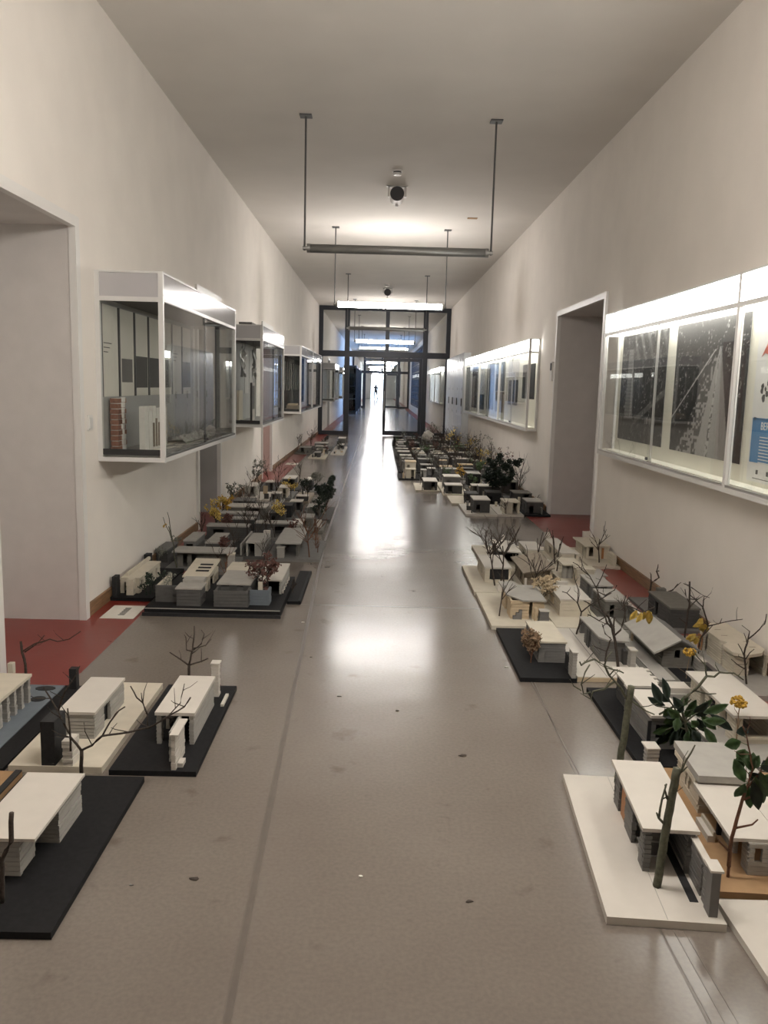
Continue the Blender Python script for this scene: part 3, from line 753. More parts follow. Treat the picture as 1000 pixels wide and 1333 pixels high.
  (0.003,0.002,[(1.331,3.335,0.178),(1.287,3.331,0.230),(1.256,3.329,0.274),(1.239,3.325,0.316)]),
  (0.003,0.002,[(1.331,3.335,0.178),(1.370,3.333,0.214),(1.400,3.331,0.233)]),
  (0.003,0.002,[(1.347,3.335,0.144),(1.293,3.333,0.161),(1.253,3.329,0.145)]),
  (0.003,0.002,[(1.355,3.335,0.127),(1.387,3.337,0.145)]),
  (0.005,0.004,[(1.316,3.335,0.280),(1.376,3.333,0.340),(1.403,3.329,0.385)]),
  (0.004,0.003,[(1.316,3.335,0.280),(1.268,3.337,0.238),(1.220,3.341,0.207)]),
  (0.003,0.0015,[(1.405,3.335,0.383),(1.393,3.332,0.434),(1.357,3.328,0.468),(1.333,3.324,0.502)]),
  (0.004,0.002,[(1.405,3.335,0.383),(1.437,3.332,0.382),(1.456,3.329,0.403),(1.513,3.325,0.403),(1.556,3.322,0.375)])],
'flower':[
  (0.0022,0.0015,[(1.601,3.430,0.021),(1.600,3.430,0.144),(1.601,3.430,0.215)])],
'flower2':[
  (0.0015,0.001,[(1.703,4.300,-0.000),(1.704,4.300,0.086),(1.711,4.300,0.160)])]}
LEAVES={
'rd_bush':[((1.247,3.320,0.277),(1.227,3.317,0.355)),
  ((1.263,3.346,0.261),(1.213,3.357,0.290)),
  ((1.264,3.325,0.242),(1.239,3.321,0.216)),
  ((1.312,3.330,0.231),(1.277,3.316,0.280)),
  ((1.346,3.358,0.221),(1.370,3.343,0.261)),
  ((1.333,3.363,0.201),(1.374,3.352,0.247)),
  ((1.362,3.314,0.222),(1.428,3.325,0.226)),
  ((1.377,3.354,0.223),(1.436,3.346,0.261)),
  ((1.395,3.338,0.213),(1.458,3.338,0.153)),
  ((1.387,3.348,0.191),(1.414,3.339,0.144)),
  ((1.338,3.355,0.187),(1.305,3.369,0.163)),
  ((1.346,3.347,0.173),(1.381,3.360,0.082)),
  ((1.336,3.361,0.160),(1.325,3.358,0.065)),
  ((1.301,3.356,0.152),(1.247,3.366,0.129)),
  ((1.270,3.340,0.147),(1.226,3.328,0.069)),
  ((1.252,3.342,0.139),(1.256,3.355,0.051)),
  ((1.290,3.323,0.155),(1.282,3.328,0.060)),
  ((1.362,3.359,0.152),(1.375,3.362,0.078)),
  ((1.345,3.307,0.197),(1.375,3.311,0.172)),
  ((1.303,3.320,0.218),(1.263,3.331,0.195)),
  ((1.294,3.345,0.190),(1.254,3.339,0.175)),
  ((1.343,3.359,0.175),(1.351,3.362,0.098)),
  ((1.299,3.325,0.250),(1.332,3.335,0.287)),
  ((1.354,3.358,0.203),(1.406,3.370,0.227))],
'rc_stem':[((1.154,2.466,0.476),(1.107,2.471,0.457)),
  ((1.155,2.461,0.496),(1.151,2.464,0.525)),
  ((1.169,2.456,0.417),(1.143,2.470,0.400)),
  ((1.146,2.451,0.432),(1.155,2.438,0.458)),
  ((1.145,2.461,0.414),(1.169,2.461,0.451)),
  ((1.173,2.456,0.345),(1.135,2.459,0.415)),
  ((1.177,2.447,0.396),(1.205,2.439,0.439)),
  ((1.188,2.442,0.386),(1.169,2.451,0.450)),
  ((1.188,2.467,0.374),(1.233,2.473,0.338)),
  ((1.168,2.444,0.347),(1.150,2.458,0.287)),
  ((1.186,2.465,0.331),(1.211,2.465,0.246)),
  ((1.195,2.440,0.374),(1.239,2.450,0.267)),
  ((1.220,2.459,0.379),(1.262,2.462,0.287)),
  ((1.210,2.441,0.400),(1.248,2.448,0.410)),
  ((1.221,2.441,0.413),(1.252,2.440,0.439)),
  ((1.191,2.444,0.359),(1.224,2.440,0.252)),
  ((1.191,2.467,0.387),(1.205,2.474,0.435)),
  ((1.231,2.464,0.363),(1.266,2.458,0.354))],
's2y':[((1.442,4.407,0.376),(1.418,4.410,0.309)),
  ((1.465,4.396,0.366),(1.452,4.393,0.302)),
  ((1.503,4.424,0.368),(1.539,4.432,0.319)),
  ((1.514,4.421,0.373),(1.523,4.415,0.288)),
  ((1.484,4.416,0.365),(1.499,4.424,0.311))],
's3y':[((1.904,4.626,0.263),(1.854,4.624,0.216)),
  ((1.892,4.610,0.280),(1.862,4.596,0.252)),
  ((1.916,4.632,0.243),(1.937,4.645,0.166)),
  ((1.891,4.613,0.248),(1.908,4.621,0.191)),
  ((1.862,4.617,0.187),(1.814,4.621,0.143)),
  ((1.864,4.630,0.169),(1.880,4.625,0.116)),
  ((1.852,4.624,0.180),(1.835,4.616,0.136))]}

# ------------------------------------------------------------------ architectural models on the floor
OBST = []            # solid pieces of the models (world boxes) that twigs must grow round
CELL = {}            # space already taken by twigs, by model
TODO = []            # trees are planted after every house stands
class Model:
    def __init__(s, label, x0, y0, x1, y1, th, m, rz=0, name='house_model', group='card house models laid out along the corridor', edge=None):
        s.cx, s.cy, s.th = (x0+x1)/2, (y0+y1)/2, th
        s.rz = rz
        s.root = thing(name, label, 'model', (s.cx, s.cy, 0), rz, group)
        s.lay = .016 if s.cy < 5.6 else (.022 if s.cy < 9 else .05)
        s.rnd = random.Random(int(s.cx*1000)*31 + int(s.cy*1000))
        s.ext = (x0, y0, x1, y1)
        s.part('base_board', x0, y0, 0, x1, y1, th, m)
    def reg(s, x0, y0, z0, x1, y1, z1):
        if z1 - s.th < .008: return
        c, n = math.cos(s.rz), math.sin(s.rz); q = [((x-s.cx)*c-(y-s.cy)*n+s.cx, (x-s.cx)*n+(y-s.cy)*c+s.cy) for x in (x0, x1) for y in (y0, y1)]
        OBST.append((min(p[0] for p in q), min(p[1] for p in q), z0, max(p[0] for p in q), max(p[1] for p in q), z1))
    def part(s, nm, x0, y0, z0, x1, y1, z1, m):
        if nm != 'base_board': s.reg(x0, y0, z0, x1, y1, z1)
        return bx(nm, x0-s.cx, y0-s.cy, z0, x1-s.cx, y1-s.cy, z1, m, s.root)
    def poly(s, nm, pts, z0, z1, m):
        s.reg(min(p[0] for p in pts), min(p[1] for p in pts), z0, max(p[0] for p in pts), max(p[1] for p in pts), z1)
        bm = bmesh.new(); prism(bm, [(p[0]-s.cx, p[1]-s.cy) for p in pts], z0, z1); return mesh(nm, bm, m, s.root)
    def layered(s, nm, x0, y0, z0, x1, y1, z1, m, holes=(), axis=None, j=.0016):
        """a wall of glued card layers; holes = (a, b, zlo, zhi) as fractions of the wall's run and height"""
        s.reg(x0, y0, z0, x1, y1, z1)
        n = max(1, round((z1-z0)/s.lay)); hz = (z1-z0)/n
        run_x = (x1-x0) >= (y1-y0) if axis is None else axis == 'x'
        full = sorted(h for h in holes if h[2] <= .5/n and h[3] >= 1-.5/n)
        if full:                                   # the opening cuts the wall into separate pieces
            rest = [h for h in holes if h not in full]; e = 0; o = None
            for (a, b) in [(h[0], h[1]) for h in full] + [(1, 1)]:
                if a-e > .01:
                    sub = [((p-e)/(a-e), (q-e)/(a-e), lo, hi) for (p, q, lo, hi) in rest if p >= e and q <= a]
                    if run_x: o = s.layered(nm, x0+(x1-x0)*e, y0, z0, x0+(x1-x0)*a, y1, z1, m, sub, 'x', j)
                    else: o = s.layered(nm, x0, y0+(y1-y0)*e, z0, x1, y0+(y1-y0)*a, z1, m, sub, 'y', j)
                e = b
            return o
        bm = bmesh.new()
        for k in range(n):
            za, zb = z0+k*hz, z0+(k+1)*hz; mid = (k+.5)/n
            segs = [(0, 1)]
            for (a, b, lo, hi) in holes:
                if lo <= mid <= hi:
                    ns = []
                    for (p, q) in segs:
                        if b <= p or a >= q: ns.append((p, q)); continue
                        if a > p: ns.append((p, a))
                        if b < q: ns.append((b, q))
                    segs = ns
            o = s.rnd.uniform(-j, j)
            gr = s.lay < .03; zm = za + hz*.84 if gr else zb
            for (p, q, o, za, zb) in [(p, q, o, za, zm) for p, q in segs] + ([(p, q, -.0032, zm, zb) for p, q in segs] if gr else []):
                if run_x: box(bm, x0+(x1-x0)*p-s.cx+(o if p == 0 else 0), y0-o-s.cy, za, x0+(x1-x0)*q-s.cx+(o if q == 1 else 0), y1+o-s.cy, zb)
                else: box(bm, x0-o-s.cx, y0+(y1-y0)*p-s.cy-(o if p == 0 else 0), za, x1+o-s.cx, y0+(y1-y0)*q-s.cy+(o if q == 1 else 0), zb)
        return mesh(nm, bm, m, s.root)
    def house(s, x0, y0, x1, y1, h, wm, rm=None, f=(), b=(), l=(), r=(), over=(.006, .006, .006, .006), rt=.012, t=.014, z0=None, roof=True):
        z0 = s.th if z0 is None else z0
        t = min(t, (x1-x0)/4, (y1-y0)/4)
        zt = h - (rt if roof else 0)
        s.reg(x0, y0, z0, x1, y1, h)
        s.layered('wall', x0, y0, z0, x1, y0+t, zt, wm, f, 'x'); s.layered('wall', x0, y1-t, z0, x1, y1, zt, wm, b, 'x')
        s.layered('wall', x0, y0+t, z0, x0+t, y1-t, zt, wm, l, 'y'); s.layered('wall', x1-t, y0+t, z0, x1, y1-t, zt, wm, r, 'y')
        if roof:
            ol, of, orr, ob = over
            return s.part('roof', x0-ol, y0-of, zt, x1+orr, y1+ob, h, rm or wm)
    def roof_hole(s, x0, y0, x1, y1, z0, z1, m, hole):
        a, b, c, d = hole; bm = bmesh.new(); X, Y = s.cx, s.cy
        box(bm, x0-X, y0-Y, z0, a-X, y1-Y, z1); box(bm, c-X, y0-Y, z0, x1-X, y1-Y, z1)
        box(bm, a-X, y0-Y, z0, c-X, b-Y, z1); box(bm, a-X, d-Y, z0, c-X, y1-Y, z1)
        return mesh('roof', bm, m, s.root)
    def shed(s, x0, y0, x1, y1, za, zb, m, axis='x', t=.010, nm='roof'):
        """tilted roof slab from height za to zb along an axis"""
        for i in range(4):                         # sloping: register in slices
            a, b = i/4, (i+1)/4; zz = sorted((za+(zb-za)*a, za+(zb-za)*b))
            if axis == 'x': s.reg(x0+(x1-x0)*a, y0, zz[0]-t, x0+(x1-x0)*b, y1, zz[1])
            else: s.reg(x0, y0+(y1-y0)*a, zz[0]-t, x1, y0+(y1-y0)*b, zz[1])
        bm = bmesh.new(); X, Y = s.cx, s.cy
        if axis == 'x': q = [(x0, y0, za), (x1, y0, zb), (x1, y1, zb), (x0, y1, za)]
        else: q = [(x0, y0, za), (x1, y0, za), (x1, y1, zb), (x0, y1, zb)]
        lo = [bm.verts.new((p[0]-X, p[1]-Y, p[2]-t)) for p in q]; hi = [bm.verts.new((p[0]-X, p[1]-Y, p[2])) for p in q]
        bm.faces.new(lo[::-1]); bm.faces.new(hi)
        for i in range(4): bm.faces.new((lo[i], lo[(i+1) % 4], hi[(i+1) % 4], hi[i]))
        return mesh(nm, bm, m, s.root)
    def gable_end(s, x0, x1, y0, y1, z0, z1, m):
        s.reg(x0, y0, z0, x1, y1, z1)
        bm = bmesh.new(); X, Y = s.cx, s.cy; xm = (x0+x1)/2
        a = [bm.verts.new((p[0]-X, y0-Y, p[1])) for p in ((x0, z0), (x1, z0), (xm, z1))]; b = [bm.verts.new((p[0]-X, y1-Y, p[1])) for p in ((x0, z0), (x1, z0), (xm, z1))]
        bm.faces.new(a); bm.faces.new(b[::-1])
        for i in range(3): bm.faces.new((a[i], b[i], b[(i+1) % 3], a[(i+1) % 3]))
        return mesh('gable_wall', bm, m, s.root)
    # ---- trees stuck into the board
    def _loc(s, p):
        d = Vector((p[0]-s.cx, p[1]-s.cy, p[2])); d.rotate(Matrix.Rotation(-s.rz, 3, 'Z')); return d
    def twig(s, key, m='bark', nm='twig_tree'):
        bm = bmesh.new()
        for (r0, r1, pts) in TWIGS[key]:
            q = [s._loc(p) for p in pts]; w = [q[0]]
            for a, b in zip(q, q[1:]):
                d = (b-a).length; k = max(1, int(d/.025))
                for i in range(1, k+1):
                    e = a.lerp(b, i/k)
                    if i < k: e = e + Vector([s.rnd.uniform(-1, 1)*.0016 for _ in range(3)])
                    w.append(e)
            tube(bm, w, r0*1.3, r1*1.4, 6)
            for p in w[2:-1:3]:                    # small buds
                v = Vector([s.rnd.uniform(-1, 1) for _ in range(3)]).normalized()
                tube(bm, [p, p+v*(r0*.5+.006)], r1*.9, r1*.4, 4)
            for p in (w[2:-1:3] if r0 < .0055 else []):   # side shoots
                v = Vector((s.rnd.uniform(-1, 1), s.rnd.uniform(-.5, .5), s.rnd.uniform(-.1, 1))).normalized(); e = p+v*s.rnd.uniform(.025, .065)
                tube(bm, [p, e, e+(v+Vector((s.rnd.uniform(-.6, .6), 0, .4)))*s.rnd.uniform(.008, .03)], r1*1.1, r1*.6, 4)
        lo = min(v.co.z for v in bm.verts)
        if lo > s.th:                              # carry the trunk down into the board
            p = s._loc(TWIGS[key][0][2][0]); tube(bm, [(p.x, p.y, s.th-.004), tuple(p)], TWIGS[key][0][0], TWIGS[key][0][0], 6)
        return mesh(nm, bm, m, s.root, True)
    def leaf(s, parent, b, t, w, m, curl=.25):
        b, t = s._loc(b), s._loc(t); b.z = max(b.z, s.th+.02); t.z = max(t.z, s.th+.03+curl*.5*(t-b).length); d = t-b; L = d.length; d.normalize()
        side = d.cross(Vector((.3*s.rnd.uniform(-1, 1), -1, .45*s.rnd.uniform(-1, 1)))).normalized(); up = side.cross(d).normalized()
        prof = [(0, .06), (.2, .6), (.45, 1), (.7, .8), (.9, .35), (1, .03)]
        bm = bmesh.new(); rows = []
        for q, k in prof:
            c = b + d*L*q - up*L*curl*q*q*.6
            rows.append([bm.verts.new(c - side*w*k*.5 + up*w*.12*k), bm.verts.new(c), bm.verts.new(c + side*w*k*.5 + up*w*.12*k)])
        for i in range(5):
            for j in range(2): bm.faces.new((rows[i][j], rows[i][j+1], rows[i+1][j+1], rows[i+1][j]))
        bmesh.ops.solidify(bm, geom=bm.faces[:], thickness=.0008)
        q = min((v.co for v in parent.data.vertices), key=lambda c: (c-b).length_squared)
        if (q-b).length > .0005: tube(bm, [q, b+d*L*.05], .0012, .0009, 4)     # leaf stalk to the twig
        return mesh('leaf', bm, m, parent, True)
    def bare(s, *a, **kw): TODO.append((s, a, kw))
    def grow_tree(s, x, y, h, seed=0, m='bark', spread=.5, r=.004, z0=None, n=5, leafm=None, nleaf=0, lsize=.016, lean=(0, 0), depth=2):
        """a bare twig standing up as a tree, grown round whatever stands near it; optional clump of small leaves"""
        z0 = s.th if z0 is None else z0
        far = s.cy > 9
        h, r = (h*1.25, r*1.35) if not far else (h*1.15, r*1.3)
        sides, kk = (4, 3) if far else (5, 4)
        R = h*1.1
        near = [o for o in OBST if o[0] < x+R and o[3] > x-R and o[1] < y+R and o[4] > y-R]
        xa, xb = XL+.03, (XR-.03 if s.cy < 19.6 else 2.0)
        def blocked(p, g):
            if not xa < p.x < xb or p.z < .004: return True
            for o in near:
                if o[0]-g < p.x < o[3]+g and o[1]-g < p.y < o[4]+g and o[2]-g < p.z < o[5]+g: return True
            return any(CELL.get((int((p.x+e)/.016), int((p.y+f)/.016), int((p.z+k)/.016)), s) is not s for e, f, k in ((0, 0, 0), (g2, 0, 0), (-g2, 0, 0), (0, g2, 0), (0, -g2, 0), (0, 0, g2), (0, 0, -g2)))
        g2 = .014
        best = None
        for att in range(14):
            rn = random.Random(seed*7+int(x*100)+int(y*100)+att*101)
            rad = 0 if att < 3 else .02*(att-2)
            an = rn.uniform(0, 6.28)
            fx = min(max(x+rad*math.cos(an), s.ext[0]+.015), s.ext[2]-.015); fy = min(max(y+rad*math.sin(an), s.ext[1]+.015), s.ext[3]-.015)
            tubes, tips, cost = [], [], [att*.4]
            def grow(p, d, L, r, lvl, trunk=False):
                pts = [p]
                for i in range(kk):
                    d = (d + Vector((rn.uniform(-1, 1), rn.uniform(-1, 1), rn.uniform(-.3, .6)))*.22).normalized()
                    e = pts[-1] + d*L/kk; a = pts[-1]
                    ns = max(2, int((e-a).length/.012))
                    if any(blocked(a.lerp(e, q/ns), r+.003) for q in range(1 if (i or not trunk) else 0, ns+1)):
                        cost[0] += 60/(i+1) if trunk else 1
                        break
                    pts.append(e)
                if len(pts) < 2: return
                tubes.append((pts, r)); tips.extend(pts[-2:])
                if lvl > 0:
                    for i in range(n if lvl == depth else max(2, n-2)):
                        a = pts[min(len(pts)-1, max(1, int(rn.uniform(.35, 1)*kk)))]; ang = rn.uniform(0, 6.28)
                        nd = (d*.75 + Vector((math.cos(ang), math.sin(ang), rn.uniform(.0, .6)))*spread).normalized()
                        grow(a, nd, L*rn.uniform(.5, .85), r*.62, lvl-1)
            grow(Vector((fx, fy, z0+.006)), Vector((lean[0], lean[1], 1)).normalized(), h*.55, r, depth, True)
            if tubes and (best is None or cost[0] < best[0]): best = (cost[0], tubes, tips, rn)
            if best and best[0] <= att*.4+6: break
        if best is None: print('NO ROOM', s.root['label'], x, y); return
        cost, tubes, tips, rn = best
        bm = bmesh.new()
        for i, (pts, r_) in enumerate(tubes):
            q = [s._loc(p) for p in pts]
            if i == 0: q.insert(0, s._loc((pts[0].x, pts[0].y, z0-.003)))
            tube(bm, q, r_, r_*.55, sides)
            for a, b in zip(pts, pts[1:]):
                ns = max(2, int((b-a).length/.008))
                for k_ in range(ns+1):
                    p = a.lerp(b, k_/ns); CELL.setdefault((int(p.x/.016), int(p.y/.016), int(p.z/.016)), s)
        tr = mesh('twig_tree', bm, m, s.root)
        if leafm:
            bm = bmesh.new(); done = 0
            for i in range(nleaf*3):
                if done >= nleaf: break
                c = rn.choice(tips[2:] or tips) + Vector([rn.gauss(0, lsize*.6) for _ in range(3)])
                w = lsize*rn.uniform(.5, 1.1)
                g2 = .014+w*.8
                if blocked(c, w*.8): continue
                done += 1; CELL.setdefault((int(c.x/.016), int(c.y/.016), int(c.z/.016)), s)
                a = Vector([rn.uniform(-1, 1) for _ in range(3)]).normalized(); b2 = a.orthogonal().normalized(); c3 = a.cross(b2)*w*.25; c = s._loc(c)
                bm.faces.new([bm.verts.new(c+a*w), bm.verts.new(c+b2*w*.55+c3), bm.verts.new(c-a*w), bm.verts.new(c-b2*w*.55+c3)])
            fo = mesh('foliage', bm, leafm, tr); fo['kind'] = 'stuff'
        return tr
    def ball(s, c, r, m, parent, n=60):
        """clustered flower head"""
        bm = bmesh.new(); c = s._loc(c); rn = s.rnd
        for i in range(n):
            v = Vector([rn.gauss(0, 1) for _ in range(3)]).normalized()*r*rn.uniform(.55, 1)
            v.z *= .75; mt = Matrix.Translation(c+v)
            bmesh.ops.create_icosphere(bm, subdivisions=1, radius=r*rn.uniform(.14, .26), matrix=mt)
        return mesh('flower_head', bm, m, parent, True)
    def slabstack(s, x0, y0, x1, y1, z0, z1, m, nm='garden_wall'): return s.layered(nm, x0, y0, z0, x1, y1, z1, m)

# ================= left side, nearest rows
W, B, C, G, PG, DG, OG = 'white_card', 'black_board', 'cream_card', 'grey_card', 'pale_grey_card', 'dark_grey_card', 'olive_grey_card'
k = Model('black board model with white roof slab over two grey layered blocks, by the scuffed floor', -1.34, 2.12, -.875, 3.055, .022, B)
k.layered('wall', -1.20, 2.575, .022, -1.023, 2.785, .150, PG, ())
k.house(-1.20, 2.385, -1.072, 2.50, .150, PG, roof=False)
k.part('wall', -1.19, 2.50, .022, -1.10, 2.575, .15, 'charcoal_card')
k.part('roof', -1.215, 2.36, .150, -1.012, 2.795, .160, W)
k.twig('l1', 'bark')
k = Model('cream and brown board model with a dark edge strip, half hidden beside the black board', -1.70, 2.12, -1.36, 3.08, .022, 'brown_board')
k.part('edge_strip', -1.385, 2.12, .022, -1.36, 3.08, .028, 'charcoal_card'); k.house(-1.66, 2.4, -1.46, 2.85, .15, C, C, r=[(.3, .6, 0, .8)])

k = Model('cream board model with white flat roofed house and a forked bare twig', -1.43, 3.115, -1.06, 4.06, .028, C)
k.house(-1.325, 3.375, -1.175, 3.79, .15, PG, W, r=[(.30, .52, .05, .9)], l=[(.2, .5, .1, .8)])
k.part('door_panel', -1.205, 3.50, .028, -1.195, 3.60, .13, 'charcoal_card')
k.slabstack(-1.215, 3.118, -1.175, 3.19, .028, .135, W); k.part('garden_wall', -1.30, 3.09+.03, .028, -1.245, 3.24, .21, 'charcoal_card')
k.part('step', -1.4, 3.86, .028, -1.25, 3.95, .05, C)
k.twig('l2mid', 'bark'); k.twig('l2mid_b', 'bark')

k = Model('black board model with white house, chimney and fin walls, next to a leafless forked tree', -1.03, 3.105, -.685, 4.06, .022, B)
k.house(-.905, 3.355, -.748, 3.795, .165, PG, W, f=[(.12, .88, 0, 1)], l=[(.1, .35, 0, .8)], rt=.014)
k.layered('fin_wall', -.785, 3.115, .022, -.768, 3.275, .165, W, (), 'y'); k.layered('fin_wall', -.812, 3.19, .022, -.798, 3.36, .15, PG, (), 'y')
k.part('coping', -.79, 3.11, .165, -.755, 3.275, .171, W); k.part('step', -.768, 3.14, .022, -.745, 3.19, .04, W)
k.layered('chimney', -.782, 3.905, .022, -.748, 3.95, .185, W); k.part('chimney_cap', -.786, 3.90, .185, -.742, 3.955, .193, W)
k.layered('wall', -.83, 3.85, .022, -.79, 3.90, .12, W)
k.part('bench', -.715, 3.78, .022, -.70, 3.92, .034, W)
k.twig('l2right', 'bark')

k = Model('black edged model with blue grey ground and pale colonnade house on red floor', -1.84, 3.11, -1.45, 4.03, .016, B)
k.part('ground_sheet', -1.83, 3.13, .016, -1.54, 4.02, .02, 'blue_grey_card')
for i in range(6): k.layered('pillar', -1.652, 3.40+i*.075, .02, -1.622, 3.425+i*.075, .142, PG)
k.layered('wall', -1.76, 3.38, .02, -1.745, 3.80, .142, PG, (), 'y'); k.layered('wall', -1.745, 3.785, .02, -1.652, 3.80, .142, PG, (), 'x')
k.part('roof', -1.775, 3.36, .142, -1.615, 3.805, .156, C); k.part('chimney', -1.745, 3.84, .02, -1.72, 3.87, .19, C)
k.poly('pond', [(-1.60+.035*math.cos(a*.5236), 3.83+.035*math.sin(a*.5236)) for a in range(12)], .02, .0225, 'charcoal_card')
k.poly('pond', [(-1.62+.05*math.cos(a*.5236), 3.97+.03*math.sin(a*.5236)) for a in range(12)], .02, .0225, 'charcoal_card')
k.part('tower', -1.43-.075, 3.98, .016, -1.47, 4.02, .12, 'charcoal_card')
k.twig('l2blue', 'bark')

# ================= right side, nearest rows
k = Model('white board model with flat white roof, orange door and a thick leaning branch', .745, 2.22, 1.09, 3.135, .025, W, -.078)
k.house(.905, 2.47, 1.06, 2.93, .18, G, W, l=[(.12, .36, 0, 1), (.62, .86, 0, 1)], f=[(.14, .86, .0, 1)], over=(.012, .012, .012, .025))
k.part('door_panel', .912, 2.76, .025, .918, 2.84, .165, 'orange_panel'); k.part('inner_wall', .98, 2.60, .025, .99, 2.9, .165, 'charcoal_card')
k.part('shelf', .917, 2.50, .06, .985, 2.61, .066, G); k.part('shelf', .917, 2.50, .11, .985, 2.61, .116, G)
k.layered('garden_wall', 1.050, 2.257, .025, 1.068, 2.63, .15, G, [(.22, .26, 0, .9), (.55, .75, .35, 1)], 'y')
k.part('gate_post', 1.046, 2.25, .025, 1.072, 2.30, .168, G); k.part('coping', 1.040, 2.245, .168, 1.078, 2.31, .175, W); k.part('coping', 1.048, 2.31, .150, 1.07, 2.63, .156, W)
k.part('slot_shade', 1.012, 2.32, .025, 1.038, 2.72, .0265, 'charcoal_card'); k.part('board_joint', .921, 2.225, .025, .923, 3.13, .0258, PG)  # charcoal strip paints the shadow in the slot between garden wall and house
k.twig('ra', 'green_bark'); k.twig('rd_stick', 'green_bark')

k = Model('white board model corner lying in front of the brown board', 1.074, 1.50, 1.62, 2.335, .022, W)
k.house(1.30, 1.60, 1.55, 1.95, .15, C, W, l=[(.2, .5, 0, .9)]); k.part('board_joint', 1.30, 1.95, .022, 1.302, 2.33, .0228, PG)

k = Model('brown board model with stepped cream roofs and a glossy leaved plant', 1.095, 2.36, 1.60, 3.22, .022, 'brown_board', -.06)
k.root.location.x += .012
k.house(1.20, 2.85, 1.42, 3.12, .150, C, C, l=[(.36, .46, .3, .85), (.55, .62, .3, .85)], over=(.006, .0, .006, .006))
k.part('upper_roof', 1.186, 2.835, .150, 1.425, 3.14, .176, PG); k.layered('parapet', 1.184, 2.86, .128, 1.19, 3.12, .15, C)
k.part('lower_roof', 1.175, 2.47, .130, 1.34, 2.85, .142, W); k.part('lower_roof', 1.345, 2.47, .128, 1.50, 2.95, .138, W)
k.layered('wall', 1.235, 2.46, .022, 1.40, 2.474, .130, PG, [(.1, .25, .5, .9)], 'x'); k.layered('wall', 1.235, 2.474, .022, 1.249, 2.70, .130, PG, [(.2, .5, .0, .85)], 'y'); k.part('wall', 1.22, 2.70, .022, 1.40, 2.715, .13, 'charcoal_card')
k.part('bench', 1.17, 2.65, .022, 1.19, 2.78, .045, W); k.part('bench_back', 1.188, 2.65, .022, 1.196, 2.78, .06, C)
k.part('ditch', 1.095, 2.365, .022, 1.115, 2.75, .0235, 'charcoal_card')
tr = k.twig('rc_stem', 'red_bark')
for b_, t_ in LEAVES['rc_stem']: k.leaf(tr, b_, t_, .040, 'leaf_green' if k.rnd.random() < .75 else 'leaf_dark')

k = Model('black board model with white house, roof light and a leafy green bush', 1.125, 3.24, 1.49, 4.15, .022, B)
k.house(1.215, 3.41, 1.36, 3.79, .165, G, None, l=[(.0, .03, 0, 0)], f=[(.15, .85, .3, .8)], roof=False)
k.roof_hole(1.208, 3.40, 1.366, 3.80, .165, .177, W, (1.235, 3.72, 1.33, 3.765))
k.house(1.245, 3.80, 1.37, 4.03, .165, DG, None, l=[(.1, .4, .1, .8)], roof=False); k.part('roof', 1.215, 3.805, .165, 1.375, 4.04, .175, W)
for i in range(4): k.part('roof_step', 1.375, 3.83+i*.055, .165, 1.388+.008*(i % 2), 3.86+i*.055, .175, W)
k.part('louvre', 1.20, 3.405, .05, 1.215, 3.412, .15, 'charcoal_card')
k.layered('garden_wall', 1.455, 3.34, .022, 1.485, 3.72, .075, PG, (), 'y'); k.part('coping', 1.45, 3.33, .075, 1.49, 3.72, .082, W)
k.layered('garden_wall', 1.15, 3.25, .022, 1.20, 3.29, .09, PG); k.part('coping', 1.147, 3.247, .09, 1.205, 3.32, .096, W)
k.part('terrace', 1.38, 3.9, .022, 1.48, 4.12, .04, PG)
tr = k.twig('rd_bush', 'green_bark')
for b_, t_ in [(Vector(b)+Vector(o)*q, Vector(t)+Vector(o)*(q*1.6)) for b, t in LEAVES['rd_bush'] for q, o in ((0, (0, 0, 0)), (1, (k.rnd.uniform(-.03, .03), k.rnd.uniform(-.05, .02), k.rnd.uniform(-.03, .02))))]: k.leaf(tr, b_, b_ + (t_-b_)*1.25, .040, 'leaf_green' if k.rnd.random() < .6 else 'leaf_dark')

k = Model('grey board model with long white roofed house, open pillars and an ochre dried flower', 1.50, 3.24, 1.88, 4.16, .028, PG)
k.house(1.61, 3.47, 1.80, 4.00, .165, C, W, l=[(.14, .30, .0, .9), (.42, .58, .0, .9), (.68, .80, .15, .9)], f=[(.16, .86, .25, .95)], over=(.02, .02, .006, .03), rt=.013, t=.03)
for i in range(3): k.part('shutter', 1.62, 3.72, .05+i*.03, 1.635, 3.78, .065+i*.03, 'charcoal_card')
k.layered('garden_wall', 1.80, 3.26, .028, 1.83, 3.50, .16, C, (), 'y'); k.part('coping', 1.52, 4.02, .028, 1.62, 4.12, .075, W)
k.part('garden_wall', 1.51, 4.00, .028, 1.61, 4.02, .05, PG)
k.part('edge_strip', 1.845, 3.26, .028, 1.88, 4.15, .032, 'charcoal_card')
tr = k.twig('flower', 'dry_leaf', 'flower_stem'); k.ball((1.595, 3.43, .235), .034, 'flower_ochre', tr, 70)

# ---- row behind: S
k = Model('black board model with grey brick house and a round tan dried bush', .80, 4.27, 1.105, 5.20, .024, B)
k.house(.945, 4.53, 1.095, 4.94, .148, G, C, rt=.010, f=[(.24, .255, 0, .5)])
k.layered('garden_wall', 1.075, 4.275, .024, 1.10, 4.36, .165, PG, (), 'y'); k.part('coping', 1.072, 4.27, .165, 1.104, 4.365, .17, W); k.part('wall', 1.08, 4.38, .024, 1.10, 4.47, .11, 'charcoal_card')
k.bare(.900, 4.52, .155, 5, 'red_bark', .7, .003, n=7, leafm='dry_leaf', nleaf=1100, lsize=.011)

